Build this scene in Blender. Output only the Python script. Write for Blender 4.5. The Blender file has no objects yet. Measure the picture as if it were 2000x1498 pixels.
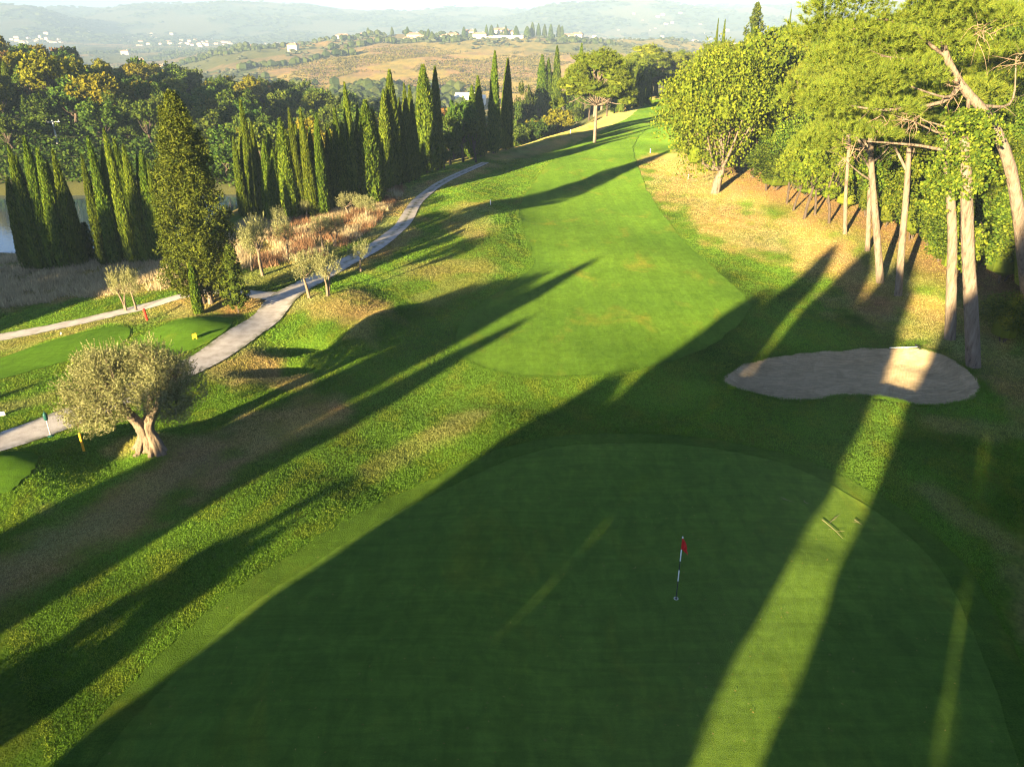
import bpy, math, random
import numpy as np
from mathutils import Vector
from mathutils.geometry import delaunay_2d_cdt

sc = bpy.context.scene
C = sc.collection
R = math.radians
rng = np.random.default_rng(7)
random.seed(7)

# ------------------------------------------------------------------ camera
PITCH = R(24.68)
FPX, CX, CY, CAMH = 1521.0, 1000.0, 749.0, 16.0
cam = bpy.data.cameras.new('camera')
cam.sensor_width = 36.0
cam.lens = 36.0 * FPX / 2000.0
cam.clip_start = 0.1
cam.clip_end = 30000
camo = bpy.data.objects.new('camera', cam)
camo.location = (0, 0, CAMH)
camo.rotation_euler = (R(90) - PITCH, 0, 0)
C.objects.link(camo)
sc.camera = camo

# ------------------------------------------------------------------ sky, sun, exposure
SUN_EL, SUN_AZ = R(9.2), R(32.5)          # shadows run 32.5 degrees to the right of straight ahead
wd = bpy.data.worlds.new('World')
sc.world = wd
wd.use_nodes = True
wn = wd.node_tree
sky = wn.nodes.new('ShaderNodeTexSky')
sky.sky_type = 'NISHITA'
sky.sun_disc = False
sky.sun_elevation = SUN_EL
sky.sun_rotation = SUN_AZ + math.pi
sky.air_density = 0.35
sky.dust_density = 0.15
sky.ozone_density = 1.0
wn.links.new(sky.outputs[0], wn.nodes['Background'].inputs[0])
wn.nodes['Background'].inputs[1].default_value = 0.05
sl = bpy.data.lights.new('sun', 'SUN')
sl.energy = 5.0
sl.angle = R(0.5)
sl.color = (1.0, 0.77, 0.43)
so = bpy.data.objects.new('sun', sl)
so.rotation_euler = Vector((math.sin(SUN_AZ) * math.cos(SUN_EL), math.cos(SUN_AZ) * math.cos(SUN_EL),
                            -math.sin(SUN_EL))).to_track_quat('-Z', 'Y').to_euler()
so.location = (-40, -60, 40)
C.objects.link(so)
vs = sc.view_settings
vs.view_transform = 'Standard'
vs.look = 'None'
vs.gamma = 1.0
vs.use_curve_mapping = False
vs.exposure = 3.55
sc.cycles.max_bounces = 5
sc.cycles.diffuse_bounces = 3
sc.cycles.glossy_bounces = 2
sc.cycles.transmission_bounces = 3
sc.cycles.volume_bounces = 0
sc.cycles.use_denoising = True
sc.cycles.pixel_filter_type = 'BLACKMAN_HARRIS'
sc.cycles.filter_width = 1.2
sc.cycles.caustics_reflective = False
sc.cycles.caustics_refractive = False

# ------------------------------------------------------------------ terrain
def sstep(a, b, x):
    t = np.clip((x - a) / (b - a), 0, 1)
    return t * t * (3 - 2 * t)

_nr = np.random.default_rng(3)
_waves = []
for o in range(6):
    for k in range(7):
        th = _nr.uniform(0, 2 * math.pi)
        _waves.append((o, math.cos(th), math.sin(th), _nr.uniform(0, 6.28), _nr.uniform(.75, 1.3)))

def fbm(x, y, scale, octs=4, seed=0.0):
    out = 0.0
    for o, cx, cy, ph, fr in _waves:
        if o < octs:
            f = fr * (2.03 ** o) / scale * 2 * math.pi
            out = out + np.sin((x * cx + y * cy) * f + ph * (1 + seed) + seed * 3.1) * (0.5 ** o)
    return out / 3.2

TY = np.array([0, 60, 90, 101, 128, 170, 215, 260, 330, 450, 700, 1000, 1200, 1600, 2300, 2800, 3300, 3900, 4500, 6000, 12000.])
TX = np.array([-900, 0, 250, 500, 750, 1000, 1250, 1500, 1750, 2000, 2900.])
TZ = np.array([
 [-8] * 11,
 [-8] * 11,
 [-8] * 11,
 [-2.6, -2.6, -2.7, -3, -4, -5, -4, 0, 2, 2, 2],
 [0, 0, -1, -3, -6, -7, -3, 1, 4, 6, 8],
 [3, 2, 0, -4, -8, -8, -2, 2, 6, 10, 12],
 [6, 4, 0, -5, -10, -8, -2, 2, 8, 14, 16],
 [3, 1, -3, -9, -14, -12, -5, 0, 8, 14, 16],
 [-10, -12, -15, -18, -20, -20, -13, -6, 2, 8, 10],
 [-30, -32, -32, -28, -26, -26, -24, -20, -10, -6, -4],
 [-42, -42, -38, -23, -12, -14, -18, -25, -25, -25, -25],
 [-45, -45, -40, -11, 0, 0, -6, -20, -30, -30, -30],
 [-45, -45, -42, -12, 2, 3, -4, -18, -30, -30, -30],
 [-45, -45, -44, -26, -16, -16, -20, -25, -30, -30, -30],
 [-42] * 11,
 [-34, -34, -36, -36, -36, -34, -32, -30, -28, -28, -28],
 [5, 15, -16, -14, -20, -8, 0, -5, 0, 10, 20],
 [45, 36, 44, 50, 42, 42, 56, 56, 60, 60, 60],
 [80, 80, 96, 104, 100, 96, 96, 100, 100, 100, 100],
 [50] * 11,
 [0] * 11], float)
PEAKS = [  # azimuth column, distance, half width in columns, half depth, height
 (40, 3400, 120, 420, 66), (-300, 3500, 260, 500, 50), (265, 4000, 90, 400, 34), (420, 4200, 140, 450, 26),
 (620, 4300, 150, 450, 16), (1085, 3500, 95, 430, 80), (1240, 3700, 130, 450, 46),
 (1430, 3800, 150, 500, 44), (1700, 3900, 220, 500, 40), (2100, 3900, 260, 500, 40)]
BANK = np.array([(-60, 27), (0, 27), (35, 26.0), (45, 25.5), (60, 24), (83, 20.5), (105, 20.5), (125, 25), (150, 33), (180, 44), (230, 60.)])
EDGE = [(-140, 40), (-80, 57), (-47, 67), (-33, 66.5), (-29.5, 73), (-28, 84), (-18, 94), (-9, 103), (1, 118), (14, 146), (27, 178), (42, 215), (70, 300)]
MOUNDS = [  # x, y, rx, ry, rotation, height
 (-11.9, 39.9, 1.7, 1.0, .35, -1.0), (-11.7, 37.0, 2.0, .95, .3, -1.05), (-11.0, 46.5, 2.6, 3.0, 0, .5),
 (-8.1, 41.6, 1.0, 3.4, -.25, .75), (-9.4, 38.0, .9, 1.6, -.9, .35), (-18.6, 42.0, 2.4, 2.3, 0, .42), (-25.0, 41.0, 4.5, 2.6, .5, .32),
 (-19.4, 25.6, 2.2, 2.0, 0, .9), (-15.0, 28.5, 1.1, .9, 0, .4), (3.0, 15, 13, 14, 0, .35), (17, 44, 5, 4, 0, .25),
 (-9, 23, 2.4, 5, -.5, .3), (4, 32, 5, 2, 0, -.25), (-19.4, 47.8, 3.0, 2.0, 0, .45), (9, 80, 9, 16, 0, -.5), (-3, 70, 4, 12, .1, .4)]

def edge_sd(x, y):
    best = np.full(np.shape(x), 1e9)
    sgn = np.ones(np.shape(x))
    for (ax, ay), (bx, by) in zip(EDGE[:-1], EDGE[1:]):
        dx, dy = bx - ax, by - ay
        L2 = dx * dx + dy * dy
        t = np.clip(((x - ax) * dx + (y - ay) * dy) / L2, 0, 1)
        d = np.hypot(x - ax - t * dx, y - ay - t * dy)
        s = np.where((dx * (y - ay) - dy * (x - ax)) > 0, 1.0, -1.0)
        m = d < best
        best = np.where(m, d, best)
        sgn = np.where(m, s, sgn)
    return best * sgn

def table(x, y):
    yy = np.maximum(y, 25.0)
    px = np.clip(1000 + 1674 * x / yy, TX[0], TX[-1])
    yy = np.clip(yy, TY[0], TY[-1] - 1)
    i = np.clip(np.searchsorted(TY, yy) - 1, 0, len(TY) - 2)
    j = np.clip(np.searchsorted(TX, px) - 1, 0, len(TX) - 2)
    u = (yy - TY[i]) / (TY[i + 1] - TY[i])
    v = (px - TX[j]) / (TX[j + 1] - TX[j])
    v = v * v * (3 - 2 * v)
    z = (TZ[i, j] * (1 - u) + TZ[i + 1, j] * u) * (1 - v) + (TZ[i, j + 1] * (1 - u) + TZ[i + 1, j + 1] * u) * v
    for (pc, pd, wc, wdp, h) in PEAKS:
        z = z + h * np.exp(-((px - pc) / wc) ** 2 - ((yy - pd) / wdp) ** 2)
    far = sstep(2600, 3800, yy)
    z = z + far * (15 * fbm(x, yy, 1100, 4, .3) - 12 * np.abs(fbm(x, yy, 900, 4, .9)))
    z = z + sstep(350, 800, yy) * (1 - far) * 3.0 * fbm(x, yy, 420, 3, .5)
    z = z + sstep(112, 150, yy) * 1.2 * fbm(x, yy, 60, 3, .2)
    return z

def T(x, y):
    x = np.asarray(x, float)
    y = np.asarray(y, float)
    xb = np.interp(y, BANK[:, 0], BANK[:, 1])
    d = x - xb
    sp = np.log1p(np.exp(np.clip(d / 2.2, -30, 30))) * 2.2
    zn = 16 * (1 - np.exp(-.30 * sp / 16))
    zn = zn - 2.1 * sstep(-17, -38, x) * sstep(30, 44, y)
    for (mx, my, rx, ry, a, h) in MOUNDS:
        c, s = math.cos(a), math.sin(a)
        u = ((x - mx) * c + (y - my) * s) / rx
        v = (-(x - mx) * s + (y - my) * c) / ry
        zn = zn + h * np.exp(-(u * u + v * v) ** 1.3)
    zn = zn + .10 * fbm(x, y, 14, 3, .7) * sstep(33, 20, np.hypot(x - 2, y - 16) + 10)
    zn = zn + .09 * fbm(x, y, 17, 2, .4)
    s = edge_sd(x, y)
    wl = sstep(-.5, 10, s)
    z = zn * (1 - wl) + table(x, y) * wl
    wf = sstep(190, 280, y)
    z = z * (1 - wf) + table(x, y) * wf
    return z

def T1(x, y):
    return float(T(np.array([x]), np.array([y]))[0])

fwv = np.array([0, math.cos(PITCH), -math.sin(PITCH)])
upv = np.array([0, math.sin(PITCH), math.cos(PITCH)])

def ray(px, py):
    return np.array([(px - CX) / FPX, 0, 0]) + upv * (CY - py) / FPX + fwv

_ts = 10 * 1.012 ** np.arange(0, 540)

def place(px, py):
    """point of the terrain seen at a photograph position"""
    o_, d_ = np.array([0, 0, CAMH]), ray(px, py)
    ts = _ts
    for _ in range(3):
        P = o_ + d_[None] * ts[:, None]
        hit = np.nonzero(P[:, 2] < T(P[:, 0], P[:, 1]))[0]
        k = hit[0] if len(hit) else len(ts) - 1
        ts = np.linspace(ts[max(k - 1, 0)], ts[k], 24)
    p = P[k]
    return np.array([p[0], p[1], T1(p[0], p[1])])

def at(px, py, Y):
    d = ray(px, py)
    t = Y / d[1]
    return np.array([0, 0, CAMH]) + d * t

def row_of(p):
    q = np.asarray(p) - np.array([0, 0, CAMH])
    return CY - FPX * (q @ upv) / (q @ fwv)

def height_to(p, ytop):
    lo, hi = 0., 60.
    for _ in range(40):
        m = (lo + hi) / 2
        if row_of(p + np.array([0, 0, m])) > ytop:
            lo = m
        else:
            hi = m
    return lo

# ------------------------------------------------------------------ mesh helpers
def mk(name, V, Fs, mats, parent=None, smooth=False, midx=None):
    me = bpy.data.meshes.new(name)
    V = np.asarray(V, np.float32)
    if not isinstance(Fs, list):
        Fs = [Fs]
    Fs = [np.asarray(f, np.int32) for f in Fs if len(f)]
    me.vertices.add(len(V))
    me.vertices.foreach_set('co', V.ravel())
    loops = np.concatenate([f.ravel() for f in Fs])
    sizes = np.concatenate([np.full(len(f), f.shape[1], np.int32) for f in Fs])
    starts = np.concatenate([[0], np.cumsum(sizes)[:-1]]).astype(np.int32)
    me.loops.add(len(loops))
    me.loops.foreach_set('vertex_index', loops)
    me.polygons.add(len(sizes))
    me.polygons.foreach_set('loop_start', starts)
    if not isinstance(mats, (list, tuple)):
        mats = [mats]
    for m in mats:
        me.materials.append(m)
    if midx is not None:
        me.polygons.foreach_set('material_index', np.asarray(midx, np.int32))
    me.polygons.foreach_set('use_smooth', np.full(len(sizes), bool(smooth)))
    me.update(calc_edges=True)
    o = bpy.data.objects.new(name, me)
    C.objects.link(o)
    if parent is not None:
        o.parent = parent
    return o

class MB:
    def __init__(s):
        s.V, s.F, s.n = [], {}, 0
    def add(s, V, *Fs):
        V = np.asarray(V, float)
        for F in Fs:
            F = np.asarray(F, int)
            if len(F):
                s.F.setdefault(F.shape[1], []).append(F + s.n)
        s.V.append(V)
        s.n += len(V)
    def box(s, cx, cy, cz, sx, sy, sz, rot=0.):
        v = np.array([(x, y, z) for z in (-.5, .5) for y in (-.5, .5) for x in (-.5, .5)]) * (sx, sy, sz)
        c, n = math.cos(rot), math.sin(rot)
        v = np.stack([v[:, 0] * c - v[:, 1] * n, v[:, 0] * n + v[:, 1] * c, v[:, 2]], 1) + (cx, cy, cz)
        s.add(v, [(0, 2, 3, 1), (4, 5, 7, 6), (0, 1, 5, 4), (2, 6, 7, 3), (0, 4, 6, 2), (1, 3, 7, 5)])
    def tube(s, pts, rad, sides=8, cap=True, rough=0., seed=0, ridge=0., nr=5, twist=1.2):
        pts = np.asarray(pts, float)
        n = len(pts)
        rad = np.broadcast_to(np.asarray(rad, float), (n,))
        t = np.gradient(pts, axis=0)
        t /= np.linalg.norm(t, axis=1)[:, None] + 1e-9
        ref = np.array([1., 0, 0]) if abs(t[:, 0]).mean() < .7 else np.array([0, 1., 0])
        a = np.cross(t, ref)
        a /= np.linalg.norm(a, axis=1)[:, None] + 1e-9
        b = np.cross(t, a)
        th = np.arange(sides) * 2 * math.pi / sides
        rr = rad[:, None] * (1 + (rough * np.random.default_rng(seed).normal(size=(n, sides)) if rough else 0))
        if ridge:
            hgt = np.linspace(0, 1, n)[:, None]
            rr = rr * (1 + ridge * (1 - .5 * hgt) * np.cos(nr * th[None] + twist * 6.28 * hgt + seed) + .5 * ridge * np.cos((nr + 4) * th[None] - twist * 9 * hgt + 2 * seed))
        v = pts[:, None] + rr[..., None] * (a[:, None] * np.cos(th)[None, :, None] + b[:, None] * np.sin(th)[None, :, None])
        f = []
        for i in range(n - 1):
            for j in range(sides):
                k = (j + 1) % sides
                f.append((i * sides + j, i * sides + k, (i + 1) * sides + k, (i + 1) * sides + j))
        s.add(v.reshape(-1, 3), f)
        if cap:
            for i, fl in ((0, -1), (n - 1, 1)):
                c = s.n
                s.add(np.vstack([v[i], pts[i][None]]), [(j, (j + 1) % sides, sides)[::fl] for j in range(sides)])
    def build(s, name, mat, parent=None, smooth=False):
        return mk(name, np.concatenate(s.V), [np.concatenate(f) for f in s.F.values()], mat, parent, smooth)

def smooth_path(pts, n):
    """Catmull-Rom through points"""
    P = np.asarray(pts, float)
    P = np.vstack([2 * P[0] - P[1], P, 2 * P[-1] - P[-2]])
    out = []
    m = len(P) - 3
    for q in np.linspace(0, m - 1e-6, n):
        i = int(q)
        t = q - i
        a, b, c, d = P[i:i + 4]
        out.append(.5 * (2 * b + (c - a) * t + (2 * a - 5 * b + 4 * c - d) * t * t + (3 * b - a - 3 * c + d) * t ** 3))
    return np.array(out)

def smooth_loop(pts, n):
    P = np.asarray(pts, float)
    k = len(P)
    out = []
    for q in np.linspace(0, k, n, endpoint=False):
        i = int(q)
        t = q - i
        a, b, c, d = P[(i - 1) % k], P[i % k], P[(i + 1) % k], P[(i + 2) % k]
        out.append(.5 * (2 * b + (c - a) * t + (2 * a - 5 * b + 4 * c - d) * t * t + (3 * b - a - 3 * c + d) * t ** 3))
    return np.array(out)

def inside(poly, x, y):
    x = np.asarray(x, float)
    y = np.asarray(y, float)
    o_ = np.argsort(y, kind='stable')
    xs, ys = x[o_], y[o_]
    r = np.zeros(len(xs), bool)
    poly = np.asarray(poly)
    nxt = np.roll(poly, -1, 0)
    lo = np.searchsorted(ys, np.minimum(poly[:, 1], nxt[:, 1]), 'left')
    hi = np.searchsorted(ys, np.maximum(poly[:, 1], nxt[:, 1]), 'left')
    for k_ in np.nonzero(hi > lo)[0]:
        a_, b_ = lo[k_], hi[k_]
        (x1, y1), (x2, y2) = poly[k_], nxt[k_]
        r[a_:b_] ^= xs[a_:b_] < (x2 - x1) * (ys[a_:b_] - y1) / (y2 - y1) + x1
    out_ = np.zeros(len(xs), bool)
    out_[o_] = r
    return out_

def dist_poly(poly, x, y, closed=True):
    best = np.full(np.shape(x), 1e9)
    n = len(poly)
    for i in range(n if closed else n - 1):
        ax, ay = poly[i]
        bx, by = poly[(i + 1) % n]
        dx, dy = bx - ax, by - ay
        t = np.clip(((x - ax) * dx + (y - ay) * dy) / (dx * dx + dy * dy + 1e-9), 0, 1)
        best = np.minimum(best, np.hypot(x - ax - t * dx, y - ay - t * dy))
    return best

def tag(o, label=None, cat=None, group=None, kind=None):
    if label: o['label'] = label
    if cat: o['category'] = cat
    if group: o['group'] = group
    if kind: o['kind'] = kind
    return o

def empty(name, loc=(0, 0, 0), rz=0., s=(1, 1, 1)):
    o = bpy.data.objects.new(name, None)
    C.objects.link(o)
    o.location = loc
    o.rotation_euler = (0, 0, rz)
    o.scale = s
    o.empty_display_size = .2
    return o

def dup(root, loc, rz=0., s=(1, 1, 1)):
    r = root.copy()
    C.objects.link(r)
    r.location = loc
    r.rotation_euler = (0, 0, rz)
    r.scale = s
    for ch in root.children:
        c = ch.copy()
        C.objects.link(c)
        c.parent = r
        for g in ch.children:
            d = g.copy()
            C.objects.link(d)
            d.parent = c
    return r

ORD = 'first second third fourth fifth sixth seventh eighth ninth tenth eleventh twelfth thirteenth fourteenth fifteenth sixteenth seventeenth eighteenth nineteenth twentieth'.split()
def nth(i):
    if i < 20: return ORD[i]
    if i < 29: return 'twenty-' + ORD[i - 20]
    if i == 29: return 'thirtieth'
    return 'thirty-' + ORD[i - 30]

def rowed(pos, per):
    """for things of one kind: which row back and which from the left"""
    order = sorted(range(len(pos)), key=lambda i: pos[i][1])
    out_ = [None] * len(pos)
    nrow = max(1, round(len(pos) / per))
    for k_ in range(nrow):
        part = order[k_ * len(order) // nrow:(k_ + 1) * len(order) // nrow]
        part.sort(key=lambda i: pos[i][0] / max(pos[i][1], 1))
        for j_, i in enumerate(part):
            out_[i] = (nth(k_), nth(j_))
    return out_

# ------------------------------------------------------------------ materials
def newmat(name):
    m = bpy.data.materials.new(name)
    m.use_nodes = True
    nt = m.node_tree
    nt.nodes.clear()
    out = nt.nodes.new('ShaderNodeOutputMaterial')
    return m, nt, out

def N(nt, kind, **kw):
    n = nt.nodes.new(kind)
    for k, v in kw.items():
        if k.startswith('i_'):
            n.inputs[k[2:].replace('_', ' ')].default_value = v
        elif k.startswith('n_'):
            n.inputs[int(k[2:])].default_value = v
        else:
            setattr(n, k, v)
    return n

def ramp(nt, fac, stops):
    r = nt.nodes.new('ShaderNodeValToRGB')
    e = r.color_ramp.elements
    e[0].position, e[0].color = stops[0][0], (*stops[0][1], 1)
    e[1].position, e[1].color = stops[-1][0], (*stops[-1][1], 1)
    for p, c in stops[1:-1]:
        q = e.new(p)
        q.color = (*c, 1)
    nt.links.new(fac, r.inputs[0])
    return r.outputs[0]

def mixc(nt, a, b, fac, mode='MIX'):
    m = nt.nodes.new('ShaderNodeMix')
    m.data_type = 'RGBA'
    m.blend_type = mode
    for v, i in ((fac, 0), (a, 6), (b, 7)):
        if isinstance(v, (int, float)):
            m.inputs[i].default_value = v
        elif isinstance(v, tuple):
            m.inputs[i].default_value = (*v, 1)
        else:
            nt.links.new(v, m.inputs[i])
    return m.outputs[2]

def noise(nt, scale, detail=4, rough=.55, vec=None, dist=0.):
    n = N(nt, 'ShaderNodeTexNoise')
    n.inputs['Scale'].default_value = scale
    n.inputs['Detail'].default_value = detail
    n.inputs['Roughness'].default_value = rough
    n.inputs['Distortion'].default_value = dist
    if vec is not None:
        nt.links.new(vec, n.inputs['Vector'])
    return n.outputs[0]

def coords(nt, scale=(1, 1, 1), rot=0., obj=False):
    if obj:
        t = N(nt, 'ShaderNodeTexCoord')
        src = t.outputs['Object']
    else:
        t = N(nt, 'ShaderNodeNewGeometry')
        src = t.outputs['Position']
    mp = N(nt, 'ShaderNodeMapping')
    mp.inputs['Scale'].default_value = scale
    mp.inputs['Rotation'].default_value = (0, 0, rot)
    nt.links.new(src, mp.inputs[0])
    return mp.outputs[0]

def leaf_mat(name, dark, mid, light, trans=.35, objvar=.25, gloss=.06):
    m, nt, out = newmat(name)
    g = N(nt, 'ShaderNodeNewGeometry')
    oi = N(nt, 'ShaderNodeObjectInfo')
    col = ramp(nt, g.outputs['Random Per Island'], [(0., dark), (.5, mid), (1., light)])
    hs = N(nt, 'ShaderNodeHueSaturation')
    mr = N(nt, 'ShaderNodeMapRange')
    mr.inputs['To Min'].default_value = 1 - objvar
    mr.inputs['To Max'].default_value = 1 + objvar
    nt.links.new(oi.outputs['Random'], mr.inputs[0])
    mr2 = N(nt, 'ShaderNodeMapRange')
    mr2.inputs['To Min'].default_value = .5 - objvar * .07
    mr2.inputs['To Max'].default_value = .5 + objvar * .07
    ad = N(nt, 'ShaderNodeMath', operation='MULTIPLY')
    ad.inputs[1].default_value = 7.31
    fr = N(nt, 'ShaderNodeMath', operation='FRACT')
    nt.links.new(oi.outputs['Random'], ad.inputs[0])
    nt.links.new(ad.outputs[0], fr.inputs[0])
    nt.links.new(fr.outputs[0], mr2.inputs[0])
    nt.links.new(mr.outputs[0], hs.inputs['Value'])
    nt.links.new(mr2.outputs[0], hs.inputs['Hue'])
    nt.links.new(col, hs.inputs['Color'])
    d = N(nt, 'ShaderNodeBsdfDiffuse')
    t = N(nt, 'ShaderNodeBsdfTranslucent')
    nt.links.new(hs.outputs[0], d.inputs[0])
    tc = mixc(nt, hs.outputs[0], (1.0, .95, .5), 1.0, 'MULTIPLY')
    nt.links.new(tc, t.inputs[0])
    mx = N(nt, 'ShaderNodeMixShader')
    mx.inputs[0].default_value = trans
    nt.links.new(d.outputs[0], mx.inputs[1])
    nt.links.new(t.outputs[0], mx.inputs[2])
    nt.links.new(mx.outputs[0], out.inputs[0])
    return m

def rough_mat(name, stops, scale=3., detail=5, bump=.3, bscale=None, vscale=(1, 1, 1), rough=.9, obj=True, bdist=.05):
    m, nt, out = newmat(name)
    v = coords(nt, vscale, obj=obj)
    n = noise(nt, scale, detail, .6, v)
    col = ramp(nt, n, stops)
    p = N(nt, 'ShaderNodeBsdfPrincipled')
    p.inputs['Roughness'].default_value = rough
    p.inputs['Specular IOR Level'].default_value = .15
    nt.links.new(col, p.inputs['Base Color'])
    if bump:
        b = N(nt, 'ShaderNodeBump')
        b.inputs['Strength'].default_value = bump
        b.inputs['Distance'].default_value = bdist
        n2 = noise(nt, bscale or scale * 3, 5, .65, v)
        nt.links.new(n2, b.inputs['Height'])
        nt.links.new(b.outputs[0], p.inputs['Normal'])
    nt.links.new(p.outputs[0], out.inputs[0])
    return m

def plain_mat(name, col, rough=.6):
    return rough_mat(name, [(.3, tuple(c * .85 for c in col)), (.7, tuple(min(1, c * 1.1) for c in col))], 6, 3, .05, rough=rough)

M = {}
M['cypress'] = leaf_mat('cypress_foliage', (.026, .050, .007), (.062, .098, .010), (.120, .152, .013), .20, .22)
M['conifer'] = leaf_mat('conifer_foliage', (.026, .042, .008), (.058, .080, .012), (.114, .135, .018), .22, .15)
M['pine'] = leaf_mat('pine_needles', (.068, .105, .013), (.120, .157, .016), (.178, .200, .022), .32, .18)
M['nearpine'] = leaf_mat('near_pine_needles', (.082, .138, .026), (.145, .194, .024), (.212, .236, .032), .40, .05)
M['oak'] = leaf_mat('oak_leaves', (.058, .094, .011), (.106, .147, .013), (.162, .190, .018), .38, .12)
M['broad'] = leaf_mat('broadleaf_foliage', (.026, .052, .010), (.052, .088, .014), (.095, .128, .018), .30, .30)
M['autumn'] = leaf_mat('autumn_foliage', (.075, .085, .010), (.130, .132, .012), (.185, .165, .016), .35, .20)
M['rust'] = leaf_mat('rusty_foliage', (.110, .065, .022), (.170, .095, .026), (.200, .130, .035), .30, .15)
M['ivy'] = leaf_mat('ivy_leaves', (.022, .045, .008), (.060, .093, .011), (.125, .152, .016), .25, .30)
M['olive'] = leaf_mat('olive_leaves', (.100, .112, .045), (.185, .195, .080), (.280, .280, .135), .28, .10)
M['grove'] = leaf_mat('grove_foliage', (.034, .042, .022), (.052, .060, .030), (.074, .080, .042), .1, .1)
M['vine'] = leaf_mat('vine_leaves', (.060, .058, .015), (.095, .084, .020), (.130, .104, .028), .2, 0)
M['woodmass'] = leaf_mat('far_wood_foliage', (.024, .038, .011), (.040, .056, .014), (.062, .075, .018), .2, .1)
M['bark'] = rough_mat('bark', [(.25, (.035, .026, .020)), (.55, (.075, .058, .044)), (.8, (.13, .10, .078))], 6, 6, .9, 16, (1, 1, .25), bdist=.08)
M['palebark'] = rough_mat('pale_pine_bark', [(.30, (.05, .037, .028)), (.42, (.13, .100, .075)), (.62, (.19, .152, .115)), (.8, (.24, .20, .155))], 7, 8, 1., 10, (1, 1, .20), bdist=.10)
M['olivebark'] = rough_mat('olive_bark', [(.2, (.06, .043, .03)), (.5, (.15, .115, .08)), (.8, (.24, .185, .125))], 5, 6, 1.0, 9, (1, 1, .4), bdist=.09)

# ground albedo comes from a mesh attribute (what grows where); the shader adds grain and relief
def ground_mat():
    m, nt, out = newmat('rough_ground')
    a = N(nt, 'ShaderNodeAttribute')
    a.attribute_name = 'albedo'
    near = N(nt, 'ShaderNodeAttribute')
    near.attribute_name = 'near'
    v = coords(nt)
    v2 = coords(nt, (1, .45, 1), -.55)
    n1 = noise(nt, .55, 5, .62, v2, .6)
    n2 = noise(nt, 7., 5, .7, v)
    n3 = noise(nt, .16, 4, .55, v2, .4)
    yel = ramp(nt, n1, [(.48, (0, 0, 0)), (.72, (.6, .6, .6))])
    yel = mixc(nt, yel, near.outputs['Color'], 1., 'MULTIPLY')
    c = mixc(nt, a.outputs['Color'], (.135, .140, .018), yel)
    sw = ramp(nt, n3, [(.35, (.72, .80, .85)), (.65, (1.18, 1.12, 1.0))])
    c = mixc(nt, c, sw, 1., 'MULTIPLY')
    gr = ramp(nt, n2, [(.3, (.55, .6, .6)), (.7, (1.4, 1.35, 1.3))])
    c = mixc(nt, c, gr, 1., 'MULTIPLY')
    p = N(nt, 'ShaderNodeBsdfDiffuse')
    p.inputs['Roughness'].default_value = 1.
    nt.links.new(c, p.inputs[0])
    b = N(nt, 'ShaderNodeBump')
    b.inputs['Strength'].default_value = 1.
    b.inputs['Distance'].default_value = .16
    hn = N(nt, 'ShaderNodeMath', operation='MULTIPLY')
    nt.links.new(noise(nt, 11., 4, .7, v), hn.inputs[0])
    nt.links.new(near.outputs['Fac'], hn.inputs[1])
    nt.links.new(hn.outputs[0], b.inputs['Height'])
    nt.links.new(b.outputs[0], p.inputs['Normal'])
    nt.links.new(p.outputs[0], out.inputs[0])
    return m

def turf_mat(name, base, dry, stripe=None, fine=22., bump=.35, patch=(.56, .72), grain=(.45, .10)):
    m, nt, out = newmat(name)
    v = coords(nt)
    v2 = coords(nt, (1, .5, 1), -.5)
    n1 = noise(nt, .33, 6, .62, v2, .5)
    n3 = noise(nt, .10, 3, .5, v)
    f = ramp(nt, n1, [(patch[0], (0, 0, 0)), (patch[1], (.8, .8, .8))])
    c = mixc(nt, base, dry, f)
    c = mixc(nt, c, ramp(nt, n3, [(.35, (.82, .86, .9)), (.65, (1.15, 1.1, 1.05))]), 1., 'MULTIPLY')
    if stripe:
        for (rot, freq, amt) in stripe:
            vv = coords(nt, (freq, 0, 0), rot)
            w = N(nt, 'ShaderNodeTexWave')
            w.inputs['Scale'].default_value = 1.
            w.inputs['Distortion'].default_value = .6
            w.inputs['Detail'].default_value = 2
            nt.links.new(vv, w.inputs[0])
            c = mixc(nt, c, ramp(nt, w.outputs[1], [(.35, (1 - amt,) * 3), (.65, (1 + amt,) * 3)]), 1., 'MULTIPLY')
    c = mixc(nt, c, ramp(nt, noise(nt, fine, 4, .7, v), [(.3, (.72, .75, .75)), (.7, (1.28, 1.25, 1.2))]), 1., 'MULTIPLY')
    c = mixc(nt, c, ramp(nt, noise(nt, 2.2, 5, .65, v2, .8), [(.35, (.84, .86, .88)), (.65, (1.16, 1.14, 1.12))]), 1., 'MULTIPLY')
    vs_ = coords(nt, (.35, 3.2, 1), grain[0])
    c = mixc(nt, c, ramp(nt, noise(nt, 1., 5, .65, vs_, 1.2), [(.38, (1 - grain[1],) * 3), (.62, (1 + grain[1],) * 3)]), 1., 'MULTIPLY')
    vo = N(nt, 'ShaderNodeTexVoronoi')
    vo.inputs['Scale'].default_value = 1.3
    vo.inputs['Randomness'].default_value = 1.
    nt.links.new(v, vo.inputs['Vector'])
    c = mixc(nt, (.16, .15, .05), c, ramp(nt, vo.outputs['Distance'], [(.025, (.45, .45, .45)), (.07, (1, 1, 1))]))
    p = N(nt, 'ShaderNodeBsdfDiffuse')
    p.inputs['Roughness'].default_value = 1.
    nt.links.new(c, p.inputs[0])
    b = N(nt, 'ShaderNodeBump')
    b.inputs['Strength'].default_value = 1.
    b.inputs['Distance'].default_value = bump * 3. / fine
    nt.links.new(noise(nt, fine * 1.2, 4, .7, v), b.inputs['Height'])
    nt.links.new(b.outputs[0], p.inputs['Normal'])
    nt.links.new(p.outputs[0], out.inputs[0])
    return m

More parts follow.
